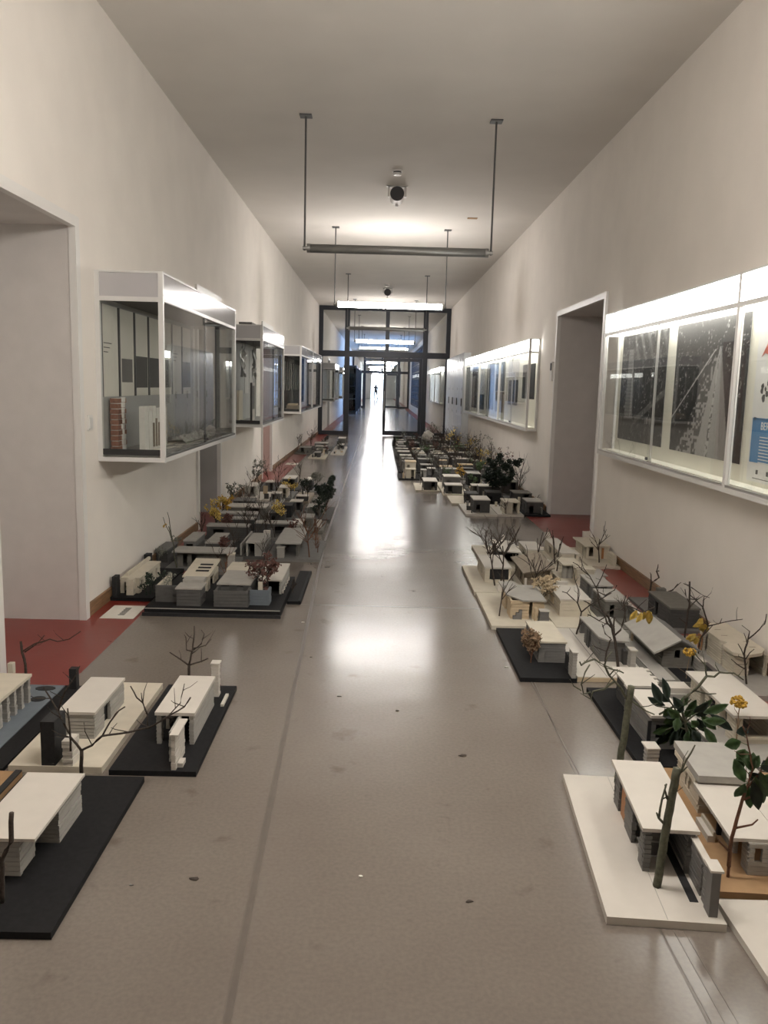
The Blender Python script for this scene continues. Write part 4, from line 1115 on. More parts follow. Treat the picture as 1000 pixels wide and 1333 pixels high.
k = Model('white board model with grey angular house under a large black branching twig', 1.11, 4.29, 1.50, 5.21, .03, W)
k.part('board_joint', 1.272, 4.30, .03, 1.275, 5.2, .0308, G); k.part('board_edge', 1.11, 4.286, .002, 1.42, 4.29, .026, 'wood_card')
k.house(1.30, 4.55, 1.44, 4.92, .15, G, None, l=[(.62, .76, 0, .95), (.0, .1, .75, .9)], roof=False)
k.poly('roof', [(1.29, 5.03), (1.30, 4.60), (1.335, 4.545), (1.45, 4.52), (1.49, 4.66), (1.49, 5.03)], .15, .160, PG)
k.part('door_panel', 1.296, 4.80, .03, 1.300, 4.86, .13, DG)
k.layered('garden_wall', 1.44, 4.44, .03, 1.47, 4.50, .13, PG); k.part('coping', 1.435, 4.435, .13, 1.475, 4.505, .136, W); k.part('garden_wall', 1.42, 4.5, .03, 1.44, 4.56, .11, DG)
k.part('chimney', 1.32, 5.10, .03, 1.36, 5.14, .12, G)
k.twig('t_right', 'bark'); tr = k.twig('s2', 'bark')
for b_, t_ in LEAVES['s2y']: k.leaf(tr, b_, t_, .040, 'leaf_yellow', .5)

k = Model('grey board model with gabled grey house and square dark window', 1.505, 4.24, 1.90, 5.21, .028, OG)
k.house(1.635, 4.49, 1.80, 5.02, .145, OG, None, f=[(.40, .60, .45, .80)], roof=False)
k.gable_end(1.635, 1.80, 4.49, 4.504, .145, .185, OG); k.gable_end(1.635, 1.80, 5.006, 5.02, .145, .185, OG)
k.shed(1.575, 4.46, 1.722, 5.04, .118, .196, PG, 'x'); k.shed(1.722, 4.46, 1.835, 5.04, .196, .135, G, 'x')
k.part('sunken_court', 1.66, 4.25, .028, 1.80, 4.47, .0295, 'black_board'); k.part('path', 1.54, 4.26, .028, 1.63, 5.0, .034, PG)
k.part('porch_post', 1.60, 4.95, .028, 1.612, 4.962, .12, 'wood_card')
k.slabstack(1.82, 4.42, 1.85, 4.75, .028, .085, PG); k.part('coping', 1.815, 4.41, .085, 1.855, 4.76, .092, W)
k.part('edge_strip', 1.865, 4.25, .028, 1.90, 5.2, .031, 'charcoal_card')
tr = k.twig('s3', 'bark')
for b_, t_ in LEAVES['s3y']: k.leaf(tr, b_, t_, .042, 'leaf_yellow', .5)
tr = k.twig('flower2', 'dry_leaf', 'flower_stem'); k.ball((1.71, 4.30, .177), .032, 'flower_ochre', tr, 60)

k = Model('grey board model with pale notched roof house against the skirting board', 1.93, 4.06, 2.178, 5.10, .03, PG)
k.house(1.985, 4.36, 2.165, 4.86, .150, C, None, f=[(.45, .95, 0, 1)], l=[(.30, .36, 0, 1), (.78, .9, 0, .95)], roof=False)
k.poly('roof', [(1.965, 4.35), (2.03, 4.305), (2.125, 4.35), (2.172, 4.42), (2.172, 4.93), (2.07, 4.93), (1.985, 4.78), (1.985, 4.57), (2.01, 4.53), (1.965, 4.48)], .150, .166, C)
for (xa, ya) in ((2.04, 4.78), (2.03, 4.66), (2.11, 4.55), (2.10, 4.45)): k.part('roof_slot', xa, ya, .166, xa+.035, ya+.006, .1668, 'brown_roof')
k.part('door_panel', 1.975, 4.80, .03, 1.98, 4.86, .12, 'orange_panel')
k.twig('s4', 'bark'); k.twig('s3b', 'bark')

k = Model('dark grey card house model with a crooked black twig, against the wall', 1.93, 5.24, 2.178, 6.12, .02, G)
k.house(1.96, 5.30, 2.15, 5.75, .158, DG, 'olive_grey_card', l=[(.55, .72, 0, .9)])
k.layered('chimney', 2.05, 5.82, .02, 2.11, 5.87, .16, OG)
k.twig('s5', 'bark'); k.twig('s5b', 'bark')

# ---- rows T
k = Model('cream board model with grey stepped roof and tan walls, beside a pale dried bush', .775, 5.24, 1.19, 6.12, .026, C)
k.house(.925, 5.42, 1.15, 5.83, .150, 'wood_card', None, l=[(.35, .62, 0, .75)], f=[(.55, .65, 0, 1)], roof=False)
k.poly('roof', [(.915, 5.95), (.915, 5.55), (1.0, 5.40), (1.16, 5.40), (1.16, 5.84), (1.04, 5.84), (1.03, 5.95)], .150, .160, PG)
for i in range(3): k.part('stair', .94+.02*i, 5.40, .026, .96+.02*i, 5.50, .05+.02*i, G)
k.layered('garden_wall', 1.10, 5.30, .026, 1.16, 5.36, .11, G); k.part('panel', 1.075, 5.34, .026, 1.09, 5.38, .12, 'wood_card'); k.part('coping', 1.10, 5.295, .11, 1.165, 5.365, .115, W)
k.bare(1.01, 5.53, .30, 3, 'bark', .3, .004, z0=.026, n=3); k.bare(1.075, 5.60, .22, 8, 'bark', .8, .003, n=6, leafm='dry_pale', nleaf=800, lsize=.012)

k = Model('cream board model with bright white flat roof and one framed window', 1.20, 5.24, 1.535, 6.12, .026, C)
k.house(1.275, 5.50, 1.48, 5.90, .150, C, W, l=[(.50, .72, .25, .7)]); k.part('window_frame', 1.270, 5.70, .06, 1.275, 5.79, .11, 'wood_card')
k.part('roof_step', 1.225, 5.80, .138, 1.29, 5.94, .147, W); k.part('chimney', 1.36, 5.96, .026, 1.43, 6.0, .16, W); k.slabstack(1.22, 5.95, 1.36, 5.97, .026, .1, C)

k = Model('grey house model with two flat roofs and a pebbled court, before the red strip', 1.545, 5.24, 1.86, 6.40, .024, OG)
k.house(1.585, 5.50, 1.74, 5.82, .150, OG, PG, f=[(.2, .4, 0, .8)]); k.house(1.60, 5.93, 1.75, 6.28, .150, G, PG, f=[(.25, .75, .1, .9)], l=[(.2, .4, 0, .9)])
k.layered('garden_wall', 1.80, 5.3, .024, 1.82, 5.9, .07, PG, (), 'y'); k.bare(1.70, 5.40, .16, 4, 'bark', .5, .003); k.part('coping', 1.795, 5.29, .07, 1.825, 5.92, .076, W)

k = Model('cream board model with white corner house and dark window under black twigs', .765, 6.135, 1.12, 7.08, .026, C)
k.house(.885, 6.46, 1.09, 6.96, .150, C, W, f=[(.18, .92, .15, .95)], l=[(.3, .5, .3, .8)]); k.part('window_panel', .92, 6.476, .05, 1.07, 6.482, .13, 'charcoal_card')
k.part('garden_wall', .95, 6.20, .026, 1.10, 6.215, .07, W); k.part('board_joint', .95, 6.14, .026, .953, 7.07, .0266, PG); k.part('stair', 1.02, 6.3, .026, 1.1, 6.36, .06, W)
k.bare(.95, 6.36, .46, 1, 'bark', .75, .006, n=6); k.bare(1.04, 6.46, .44, 2, 'bark', .7, .006, n=6)
k = Model('brown pitched roof model with a tan side wall between cream houses', 1.13, 6.135, 1.515, 7.08, .024, C)
k.house(1.18, 6.38, 1.39, 6.80, .150, 'brown_roof', None, l=[(.2, .5, .1, .8)], roof=False); k.shed(1.155, 6.28, 1.40, 6.90, .150, .195, 'brown_roof', 'x')
k.layered('wall', 1.374, 6.36, .024, 1.39, 6.80, .18, 'brown_roof', (), 'y')
k.layered('garden_wall', 1.42, 6.3, .024, 1.44, 6.5, .12, C, (), 'y'); k.part('post', 1.16, 6.22, .024, 1.175, 6.235, .12, W); k.part('post', 1.2, 6.2, .024, 1.28, 6.215, .06, W); k.bare(1.22, 6.24, .36, 6, 'bark', .7, .005, n=5)
k = Model('cream model with round grey tower walls beside a thin upright stick', 1.525, 6.42, 1.86, 7.06, .024, C)
for i in range(3):
    k.poly('tower', [(1.575+i*.045+.024*math.cos(a*.5236), 6.70+.024*math.sin(a*.5236)) for a in range(12)], .024, .14, PG)
k.part('roof', 1.54, 6.63, .14, 1.70, 6.92, .15, C); k.house(1.62, 6.47, 1.76, 6.60, .15, C, C, l=[(.3, .6, 0, .8)]); k.part('canopy', 1.755, 6.44, .10, 1.86, 6.49+.2, .107, PG); k.part('post', 1.84, 6.46, .024, 1.85, 6.47, .1, PG)
k.bare(1.565, 6.95, .34, 9, 'bark', .25, .005, n=2, depth=1)
k = Model('cream board model with dark open hall under a tilted white roof', .955, 7.10, 1.325, 8.04, .026, C)
k.house(1.10, 7.12, 1.26, 7.58, .150, 'charcoal_card', None, f=[(.1, .9, 0, .9)], roof=False); k.shed(1.08, 7.09, 1.285, 7.64, .165, .150, W, 'x')
k.part('frame', 1.24, 7.15, .026, 1.31, 7.165, .12, W); k.part('frame', 1.24, 7.3, .026, 1.31, 7.315, .09, C); k.bare(1.06, 7.6, .30, 12, 'bark', .6, .005); k.bare(1.28, 7.5, .28, 13, 'bark', .6, .004); k.part('chimney', 1.2, 7.7, .026, 1.225, 7.73, .19, W)
k = Model('cream board model with low white courtyard walls and an upright stick', 1.335, 7.10, 1.575, 8.04, .026, C)
k.house(1.38, 7.4, 1.53, 7.8, .12, C, W, l=[(.3, .6, 0, .8)], f=[(.3, .7, 0, .8)]); k.slabstack(1.36, 7.2, 1.55, 7.22, .026, .07, W); k.bare(1.45, 7.3, .42, 15, 'bark', .35, .005, n=3)
k = Model('long narrow cream house model with stepped parapet and tall dark stick', 1.585, 7.08, 1.88, 8.04, .026, C)
k.house(1.635, 7.12, 1.75, 7.84, .150, C, W, l=[(.15, .3, .3, .8), (.6, .75, .3, .8)]); k.part('chimney', 1.64, 7.86, .026, 1.69, 7.90, .20, W); k.layered('garden_wall', 1.76, 7.1, .026, 1.785, 7.5, .14, C, (), 'y'); k.part('coping', 1.755, 7.1, .14, 1.79, 7.3, .146, W)
k.bare(1.61, 7.25, .36, 16, 'bark', .3, .006, n=3, depth=1)
k = Model('pale plywood house model with roof overhang, against the skirting by the deep doorway', 1.895, 7.18, 2.178, 8.05, .026, C)
k.house(1.955, 7.50, 2.16, 7.93, .150, C, C, l=[(.25, .4, .1, .75)], f=[(.1, .3, .2, .9)], over=(.03, .02, .006, .01)); k.layered('garden_wall', 2.12, 7.22, .026, 2.15, 7.40, .12, C, (), 'y'); k.part('chimney', 2.03, 7.95, .026, 2.10, 8.0, .2, W); k.part('shutter', 2.09, 7.49, .03, 2.11, 7.498, .13, 'orange_panel')
k.bare(2.03, 7.34, .30, 17, 'bark', .5, .005, n=4)

# ================= left side, the cluster under the first unlit case
k = Model('wide black double board model with two grey layered blocks and a slotted cream roof', -1.525, 5.39, -.62, 6.40, .05, B)
k.part('board_step', -1.535, 5.37, 0, -.615, 5.39, .022, 'charcoal_card'); k.part('board_line', -1.525, 5.388, .046, -.62, 5.391, .052, PG)
k.house(-1.325, 5.46, -1.165, 5.62, .175, 'slate_card', PG, rt=.010, over=(.008, .008, .01, .0)); k.part('roof_step', -1.32, 5.62, .17, -1.175, 5.72, .195, PG)
k.house(-1.075, 5.46, -.845, 5.60, .160, 'slate_card', None, roof=False); k.house(-1.07, 5.58, -.85, 5.98, .185, DG, PG, f=[(.1, .35, .6, 1), (.6, .8, .6, 1)], z0=.05)
k.layered('wall', -1.49, 5.55, .05, -1.34, 5.57, .165, 'slate_card', (), 'x'); k.layered('wall', -1.49, 5.57, .05, -1.475, 5.95, .165, C, (), 'y')
k.house(-1.36, 5.88, -1.20, 6.28, .150, C, None, r=[(.2, .6, 0, .8)], roof=False); k.shed(-1.38, 5.86, -1.19, 6.33, .162, .196, C, 'y')
for i in range(3): k.shed(-1.31, 5.98+i*.08, -1.215, 6.015+i*.08, .1735+i*.0058, .176+i*.0058, 'charcoal_card', 'y', .003, 'roof_slot')
k.house(-1.10, 6.06, -.95, 6.36, .165, C, C, r=[(.3, .5, 0, .8)])
k.layered('wall', -.84, 5.52, .05, -.71, 5.535, .155, 'blue_grey_card', (), 'x'); k.layered('wall', -.725, 5.535, .05, -.71, 5.64, .155, 'blue_grey_card', (), 'y'); k.part('chimney', -.80, 5.62, .05, -.77, 5.65, .185, C)
k.house(-.82, 5.82, -.66, 6.36, .162, PG, W, f=[(.1, .9, 0, 1)], over=(.01, .01, .004, .01)); k.part('board_step', -.86, 5.80, .05, -.66, 6.38, .055, 'charcoal_card')
for i in range(5): k.part('wall_tooth', -.656, 5.84+i*.1, .055, -.65, 5.88+i*.1, .075, W)
k.bare(-.805, 5.73, .30, 3, 'bark', .8, .004, n=5, leafm='rust_leaf', nleaf=220, lsize=.016, lean=(.1, 0)); k.bare(-.745, 5.73, .28, 5, 'bark', .9, .004, n=5, leafm='rust_leaf', nleaf=200, lsize=.016); k.bare(-1.44, 5.66, .17, 6, 'lichen', .6, .003, n=4, leafm='lichen', nleaf=60, lsize=.010); k.bare(-1.10, 6.02, .26, 8, 'red_bark', .4, .004, n=3)
k = Model('black board model with narrow cream arcaded house beside the skirting board', -1.86, 5.735, -1.56, 6.70, .026, B)
k.house(-1.825, 5.86, -1.69, 6.44, .140, C, C, f=[(.2, .35, 0, .8)], r=[(.08, .18, 0, .7), (.32, .42, 0, .7), (.56, .66, 0, .7), (.8, .9, 0, .7)], over=(0, 0, .006, .006)); k.layered('wall', -1.765, 5.80, .026, -1.715, 5.86, .14, C); k.layered('parapet', -1.80, 5.9, .14, -1.78, 6.5, .165, C, (), 'y')
k.part('tower', -1.855, 5.765, .026, -1.825, 5.85, .165, 'charcoal_card'); k.part('tower', -1.855, 6.58, .026, -1.81, 6.66, .16, 'charcoal_card')
for i in range(4): k.bare(-1.62+.01*i, 5.80+.05*i, .12, i, 'leaf_dark', .5, .004, n=3, leafm='leaf_dark', nleaf=40, lsize=.012)
k = Model('plain black board lying next to the wide black double board', -.612, 5.75, -.515, 6.74, .022, B, name='model_board')
k.part('kerb', -.535, 5.76, .022, -.52, 6.73, .026, 'charcoal_card')
k.bare(-.60, 6.0, .10, 4, 'bark', .5, .003)

k = Model('grey model with long roof slab over dark openings and a tall bare stick', -1.72, 6.72, -1.16, 7.22, .024, G)
k.house(-1.64, 6.80, -1.185, 6.96, .160, OG, PG, f=[(.10, .18, 0, .8), (.26, .36, 0, .8)], over=(.03, .06, .012, .012)); k.house(-1.21, 6.74, -1.16, 6.8, .15, PG, C)
k.bare(-1.63, 6.74, .52, 1, 'green_bark', .08, .005, n=2, depth=1, leafm='flower_ochre', nleaf=3, lsize=.02); k.bare(-1.20, 6.76, .25, 2, 'bark', .6, .003)
k = Model('grey model with dark stone block against the wall and mossy scrub', -1.862, 6.75, -1.735, 7.6, .02, DG)
k.house(-1.855, 6.95, -1.76, 7.3, .13, DG, G); k.bare(-1.80, 6.85, .14, 2, 'lichen', .8, .002, n=5, leafm='lichen', nleaf=60, lsize=.012); k.bare(-1.80, 7.45, .14, 3, 'lichen', .8, .002, n=5, leafm='lichen', nleaf=60, lsize=.012)
k = Model('grey courtyard model with pale sloping side house near the wall', -1.73, 7.24, -1.36, 8.02, .024, G)
k.house(-1.70, 7.30, -1.60, 7.72, .15, G, PG, f=[(.2, .8, .2, .8)]); k.house(-1.50, 7.22+.05, -1.38, 7.76, .140, DG, PG); k.bare(-1.42, 7.30, .16, 7, 'red_bark', .8, .004, n=6, leafm='rust_leaf', nleaf=160, lsize=.016); k.bare(-1.66, 7.9, .3, 9, 'bark', .5, .004)
k = Model('grey courtyard model with dark sunken yard and one pale roof', -1.35, 7.24, -.97, 8.02, .024, DG)
k.house(-1.14, 7.27, -.99, 7.74, .150, PG, PG, f=[(.1, .5, 0, .9)]); k.layered('garden_wall', -1.20, 7.30, .024, -1.185, 7.95, .13, PG, (), 'y'); k.part('sunken_court', -1.34, 7.35, .024, -1.21, 7.95, .026, 'charcoal_card'); k.bare(-1.04, 8.0, .38, 4, 'bark', .6, .004); k.bare(-1.25, 7.30, .32, 14, 'bark', .6, .004); k.bare(-1.16, 7.9, .4, 15, 'bark', .5, .004); k.bare(-1.00, 7.26, .2, 5, 'bark', .6, .003); k.part('chimney', -1.06, 7.8, .024, -1.0, 7.86, .16, W)
k = Model('grey model with wide flat roof on slim walls and reddish bare twigs, by the walkway', -.96, 7.18, -.48, 8.10, .024, G)
k.part('roof', -.885, 7.26, .140, -.655, 8.06, .152, PG); k.layered('wall', -.84, 7.30, .024, -.825, 8.0, .14, OG, (), 'y'); k.layered('wall', -.70, 7.30, .024, -.685, 8.0, .14, OG, [(.3, .6, 0, .9)], 'y'); k.layered('wall', -.84, 7.98, .024, -.685, 8.0, .14, OG, (), 'x'); k.house(-.86, 7.22, -.80, 7.30, .12, PG, PG)
k.bare(-.58, 7.28, .42, 1, 'red_bark', .5, .005, n=6); k.bare(-.55, 7.7, .40, 6, 'red_bark', .7, .004, n=5); k.bare(-.52, 7.5, .2, 8, 'red_bark', .5, .003)
rowsL = [
 ('grey terrace model with one long pale roof band and rust brown bushes', -1.70, 8.05, -1.24, 8.45, DG, [(-1.66, 8.10, -1.25, 8.25, .15, PG, DG)], [(-1.45, 8.3, .18, 'rust_leaf', 160), (-1.3, 8.12, .26, None, 0)]),
 ('grey terrace model with broad pale roof and white end house by the walkway', -1.23, 8.12, -.72, 8.62, G, [(-1.22, 8.36, -.86, 8.52, .145, PG, DG), (-.83, 8.25, -.74, 8.58, .16, W, PG)], [(-1.0, 8.2, .36, None, 0), (-.78, 8.2, .16, 'rust_leaf', 40)]),
 ('grey terrace model with two stepped pale roof bands', -1.72, 8.48, -1.24, 9.10, DG, [(-1.52, 8.55, -1.26, 8.70, .15, PG, DG), (-1.66, 8.80, -1.26, 8.98, .165, PG, G)], [(-1.66, 8.6, .30, 'leaf_yellow', 130), (-1.35, 8.55, .3, None, 0)]),
 ('grey stone box model with dark gap under the doorway, tied with yellow leaves', -1.22, 8.66, -.88, 9.32, G, [(-1.09, 8.72, -.95, 8.88, .09, OG, OG), (-1.16, 9.0, -1.0, 9.25, .15, DG, DG)], [(-1.07, 8.92, .22, 'leaf_yellow', 80)]),
 ('small pale house model with a dark evergreen sprig by the walkway', -.87, 8.66, -.55, 9.32, OG, [(-.80, 8.95, -.68, 9.2, .12, PG, OG)], [(-.62, 9.1, .26, 'bark', 0)]),
 ('grey model with cream roof ribbon against a low dark wall', -1.74, 9.14, -1.22, 9.76, G, [(-1.68, 9.30, -1.24, 9.58, .165, W, OG)], [(-1.70, 9.2, .3, 'flower_ochre', 110), (-1.5, 9.65, .34, None, 0)]),
 ('black block model with white capped neighbour', -1.20, 9.36, -.86, 10.20, DG, [(-1.09, 9.5, -.97, 9.75, .16, 'charcoal_card', 'charcoal_card'), (-1.03, 9.95, -.89, 10.15, .15, W, DG)], [(-1.15, 9.8, .3, None, 0)]),
 ('grey model with dense dark evergreen tree by the walkway', -.85, 9.40, -.52, 10.40, DG, [(-.80, 9.7, -.66, 10.0, .12, PG, OG)], [(-.68, 10.25, .40, 'leaf_dark', 320), (-.60, 10.0, .3, 'leaf_dark', 160)]),
 ('grey model with dark scrub beside the grey doorway frame', -1.84, 9.80, -1.40, 10.70, OG, [(-1.74, 10.1, -1.5, 10.4, .12, G, DG)], [(-1.8, 10.2, .34, 'lichen', 90), (-1.6, 10.5, .42, None, 0)]),
 ('white base model with an open grey picture frame house', -1.82, 10.85, -1.40, 11.75, W, [(-1.78, 11.20, -1.63, 11.62, .17, W, PG)], [(-1.55, 11.0, .36, None, 0), (-1.75, 11.7, .5, None, 0)]),
 ('pale model with small slanted white roof between twigs', -1.39, 10.30, -1.22, 11.1, PG, [(-1.37, 10.8, -1.25, 11.0, .13, W, G)], [(-1.3, 10.5, .4, None, 0)]),
 ('cream boxy tower model with yellow leaves at its foot', -1.38, 11.12, -1.12, 11.9, G, [(-1.33, 11.18, -1.20, 11.52, .16, W, C)], [(-1.15, 11.2, .24, 'leaf_yellow', 70), (-1.36, 11.7, .5, None, 0)]),
 ('brown board model with white rimmed yard', -1.10, 10.85, -.88, 11.8, 'brown_roof', [(-1.05, 10.9, -.9, 11.05, .09, W, DG)], [(-.9, 10.85, .3, 'leaf_dark', 120)]),
 ('dark grey box model with white roof below the pink doorway', -1.42, 12.0, -1.12, 12.85, DG, [(-1.38, 12.2, -1.20, 12.65, .17, W, DG)], [(-1.2, 12.8, .5, None, 0)]),
 ('narrow dark model with white capped chimney block by the walkway', -1.08, 11.85, -.84, 12.7, G, [(-1.01, 12.02, -.93, 12.45, .18, W, DG)], [(-.86, 12.0, .32, 'lichen', 100)]),
 ('low grey model under tall scrub against the wall', -1.84, 11.85, -1.46, 12.9, DG, [(-1.6, 11.95, -1.48, 12.2, .14, W, G)], [(-1.78, 12.3, .42, 'lichen', 110), (-1.65, 12.7, .42, None, 0)]),
]
def simple_model(lb, x0, y0, x1, y1, bm_, houses, trees, seed=0):
    k = Model(lb, x0, y0, x1, y1, .024, bm_)
    for i, (a, b, c, d, h, rm, wm) in enumerate(houses):
        k.house(a, b, c, d, h, wm, rm, f=[(.15, .4, .1, .8)] if (i+seed) % 2 == 0 else [(.55, .85, 0, .85)], r=[(.2, .4, 0, .8)], l=[(.5, .7, 0, .8)])
        k.slabstack(max(x0+.01, a-.03), max(y0+.005, b-.05), max(x0+.02, a-.02), b, .024, .024+h*.45, wm)
    for j, (x, y, h, lm, n) in enumerate(trees):
        x = min(max(x, x0+.02), x1-.02); y = min(max(y, y0+.02), y1-.02)
        if lm == 'bark': lm, n = 'leaf_dark', 120
        k.bare(x, y, h, seed*3+j, 'bark', .6, .004, n=5, leafm=lm, nleaf=int(n*2.2), lsize=.028 if n > 250 else .018)
    rr = random.Random(seed*13+5)
    for q in range(4 if y0 > 9 else 3):                 # small fences, blocks and posts round the houses
        px, py = rr.uniform(x0+.03, x1-.08), rr.uniform(y0+.03, y1-.1)
        if any(a-.03 < px+.02 < c+.03 and b-.06 < py+.02 < d+.03 for (a, b, c, d, h, rm, wm) in houses): continue
        sx, sy = rr.choice([(.015, .08), (.06, .014), (.03, .03)]); hz = rr.uniform(.03, .12)
        k.part(rr.choice(['fence', 'block', 'post']), px, py, .024, px+sx, py+sy, .024+hz, rr.choice([W, C, PG, G, DG, 'wood_card']))
    return k
for i, r in enumerate(rowsL): simple_model(r[0], r[1], r[2], r[3], r[4], r[5], r[6], r[7], i)
# left far cluster before the glass screen
far_left = [
 ('cream board model in the small cluster by the glass screen, with a dark box house', -1.45, 17.5, -1.08, 18.4, C, [(-1.32, 17.6, -1.2, 17.9, .13, PG, DG)], [(-1.2, 18.1, .2, 'lichen', 40)]),
 ('low pale model with white roofs in the small cluster by the glass screen', -1.43, 18.45, -1.07, 19.35, PG, [(-1.35, 18.6, -1.1, 18.9, .12, W, G), (-1.4, 19.0, -1.15, 19.3, .16, W, DG)], [(-1.1, 18.5, .2, 'rust_leaf', 30)]),
 ('grey model against the wall in the small cluster, with tall upright twigs', -1.84, 18.5, -1.47, 19.6, OG, [(-1.75, 18.8, -1.5, 19.2, .14, PG, OG)], [(-1.7, 19.0, .55, None, 0), (-1.55, 19.4, .75, None, 0), (-1.75, 19.3, .5, None, 0)]),
 ('white board model at the walkway edge of the small cluster', -1.04, 18.6, -.74, 20.9, W, [(-.95, 20.0, -.8, 20.5, .13, W, G)], [(-.9, 19.8, .2, 'leaf_dark', 30)]),
 ('grey model with white walls at the back of the small cluster', -1.05, 21.0, -.78, 22.4, G, [(-1.0, 21.4, -.82, 22.0, .2, W, G)], [(-.8, 22.2, .3, None, 0)]),
 ('grey model with pale roof at the back of the small cluster, beside the wall', -1.80, 19.8, -1.1, 20.9, DG, [(-1.5, 20.0, -1.2, 20.5, .16, W, G)], [(-1.3, 20.7, .3, 'leaf_dark', 60), (-1.6, 20.3, .4, 'leaf_dark', 40)]),
]
for i, r in enumerate(far_left): simple_model(*r, seed=40+i)

# ================= right side past the deep grey doorway
U = [
 ('white board model with dark grey cube house, first past the deep grey doorway', 1.11, 10.07, 1.50, 11.0, W, [(1.22, 10.22, 1.42, 10.6, .19, W, DG)], [(1.20, 10.7, .22, None, 0)]),
 ('white board model with pale cube house and square niche, past the deep grey doorway', 1.51, 10.10, 1.83, 11.0, W, [(1.60, 10.20, 1.79, 10.55, .17, C, C)], [(1.62, 10.18, .22, None, 0)]),
 ('black board model with pale roofed grey house, in the corner by the deep doorway', 1.84, 10.15, 2.17, 11.05, B, [(1.90, 10.3, 2.10, 10.65, .17, PG, DG)], [(2.12, 10.8, .2, None, 0)]),
 ('cream board model with dark pitched shelter, second row past the deep grey doorway', 1.02, 11.02, 1.42, 11.85, C, [(1.22, 11.1, 1.38, 11.4, .15, DG, 'charcoal_card')], [(1.3, 11.5, .25, None, 0)]),
 ('black board model with grey block houses below a huge dark evergreen sprig', 1.43, 11.05, 1.82, 11.95, B, [(1.50, 11.15, 1.70, 11.4, .17, DG, 'charcoal_card'), (1.45, 11.6, 1.75, 11.85, .2, W, DG)], [(1.74, 11.3, .62, 'leaf_dark', 900), (1.66, 11.5, .5, 'leaf_dark', 500)]),
 ('dark grey model with grey flat house and a fine branched bare bush by the wall', 1.83, 11.1, 2.17, 12.0, DG, [(1.88, 11.2, 2.12, 11.55, .16, OG, DG)], [(2.0, 11.6, .62, None, 0), (2.08, 11.8, .66, None, 0)]),
 ('cream board model with white roofed grey house, third row past the doorway', .98, 11.95, 1.36, 12.6, C, [(1.02, 12.05, 1.26, 12.35, .15, W, DG)], [(1.3, 12.2, .2, None, 0)]),
 ('cream board model with one low cream house jutting into the walkway', .60, 12.35, .96, 13.3, C, [(.72, 12.4, .92, 12.9, .16, W, DG)], [(.7, 13.1, .2, None, 0)]),
 ('brown grey model with white topped wall and chimney slab', 1.38, 12.05, 1.78, 12.95, OG, [(1.42, 12.15, 1.6, 12.4, .14, W, OG), (1.66, 12.3, 1.75, 12.4, .28, C, C)], [(1.5, 12.6, .2, 'leaf_green', 60)]),
 ('green mossy model with dark block against the wall', 1.80, 12.1, 2.17, 13.0, DG, [(1.85, 12.2, 2.1, 12.6, .2, 'lichen', DG)], [(1.95, 12.7, .5, 'lichen', 80), (2.1, 12.5, .6, None, 0)]),
 ('cream model with white stepped house in the dense field past the doorway', .98, 12.65, 1.36, 13.5, C, [(1.05, 12.75, 1.30, 13.1, .2, W, G)], [(1.1, 13.3, .25, 'leaf_green', 60)]),
 ('grey model with dark cube and yellow green bush in the dense field', 1.38, 13.0, 1.78, 13.85, G, [(1.45, 13.1, 1.65, 13.4, .22, PG, 'charcoal_card')], [(1.7, 13.4, .35, 'leaf_green', 130), (1.42, 13.6, .3, 'flower_ochre', 60)]),
 ('dark model with tall bare bush beside the wall in the dense field', 1.80, 13.05, 2.17, 13.9, DG, [(1.85, 13.2, 2.1, 13.5, .15, PG, DG)], [(2.0, 13.6, .65, None, 0), (2.1, 13.3, .6, 'rust_leaf', 60)]),
 ('black board model with cream stepped tower at the walkway corner of the dense field', .37, 13.87, .73, 14.75, B, [(.50, 13.95, .66, 14.2, .18, C, C), (.50, 14.3, .68, 14.6, .28, 'wood_card', C)], [(.48, 13.95, .5, None, 0)]),
 ('black board model with one pale block in the front row of the dense field', .75, 13.95, 1.06, 14.8, B, [(.77, 14.2, .86, 14.4, .15, PG, PG), (.9, 14.5, 1.03, 14.7, .15, W, G)], [(1.0, 14.1, .3, None, 0)]),
]
for i, r in enumerate(U): simple_model(*r, seed=60+i)
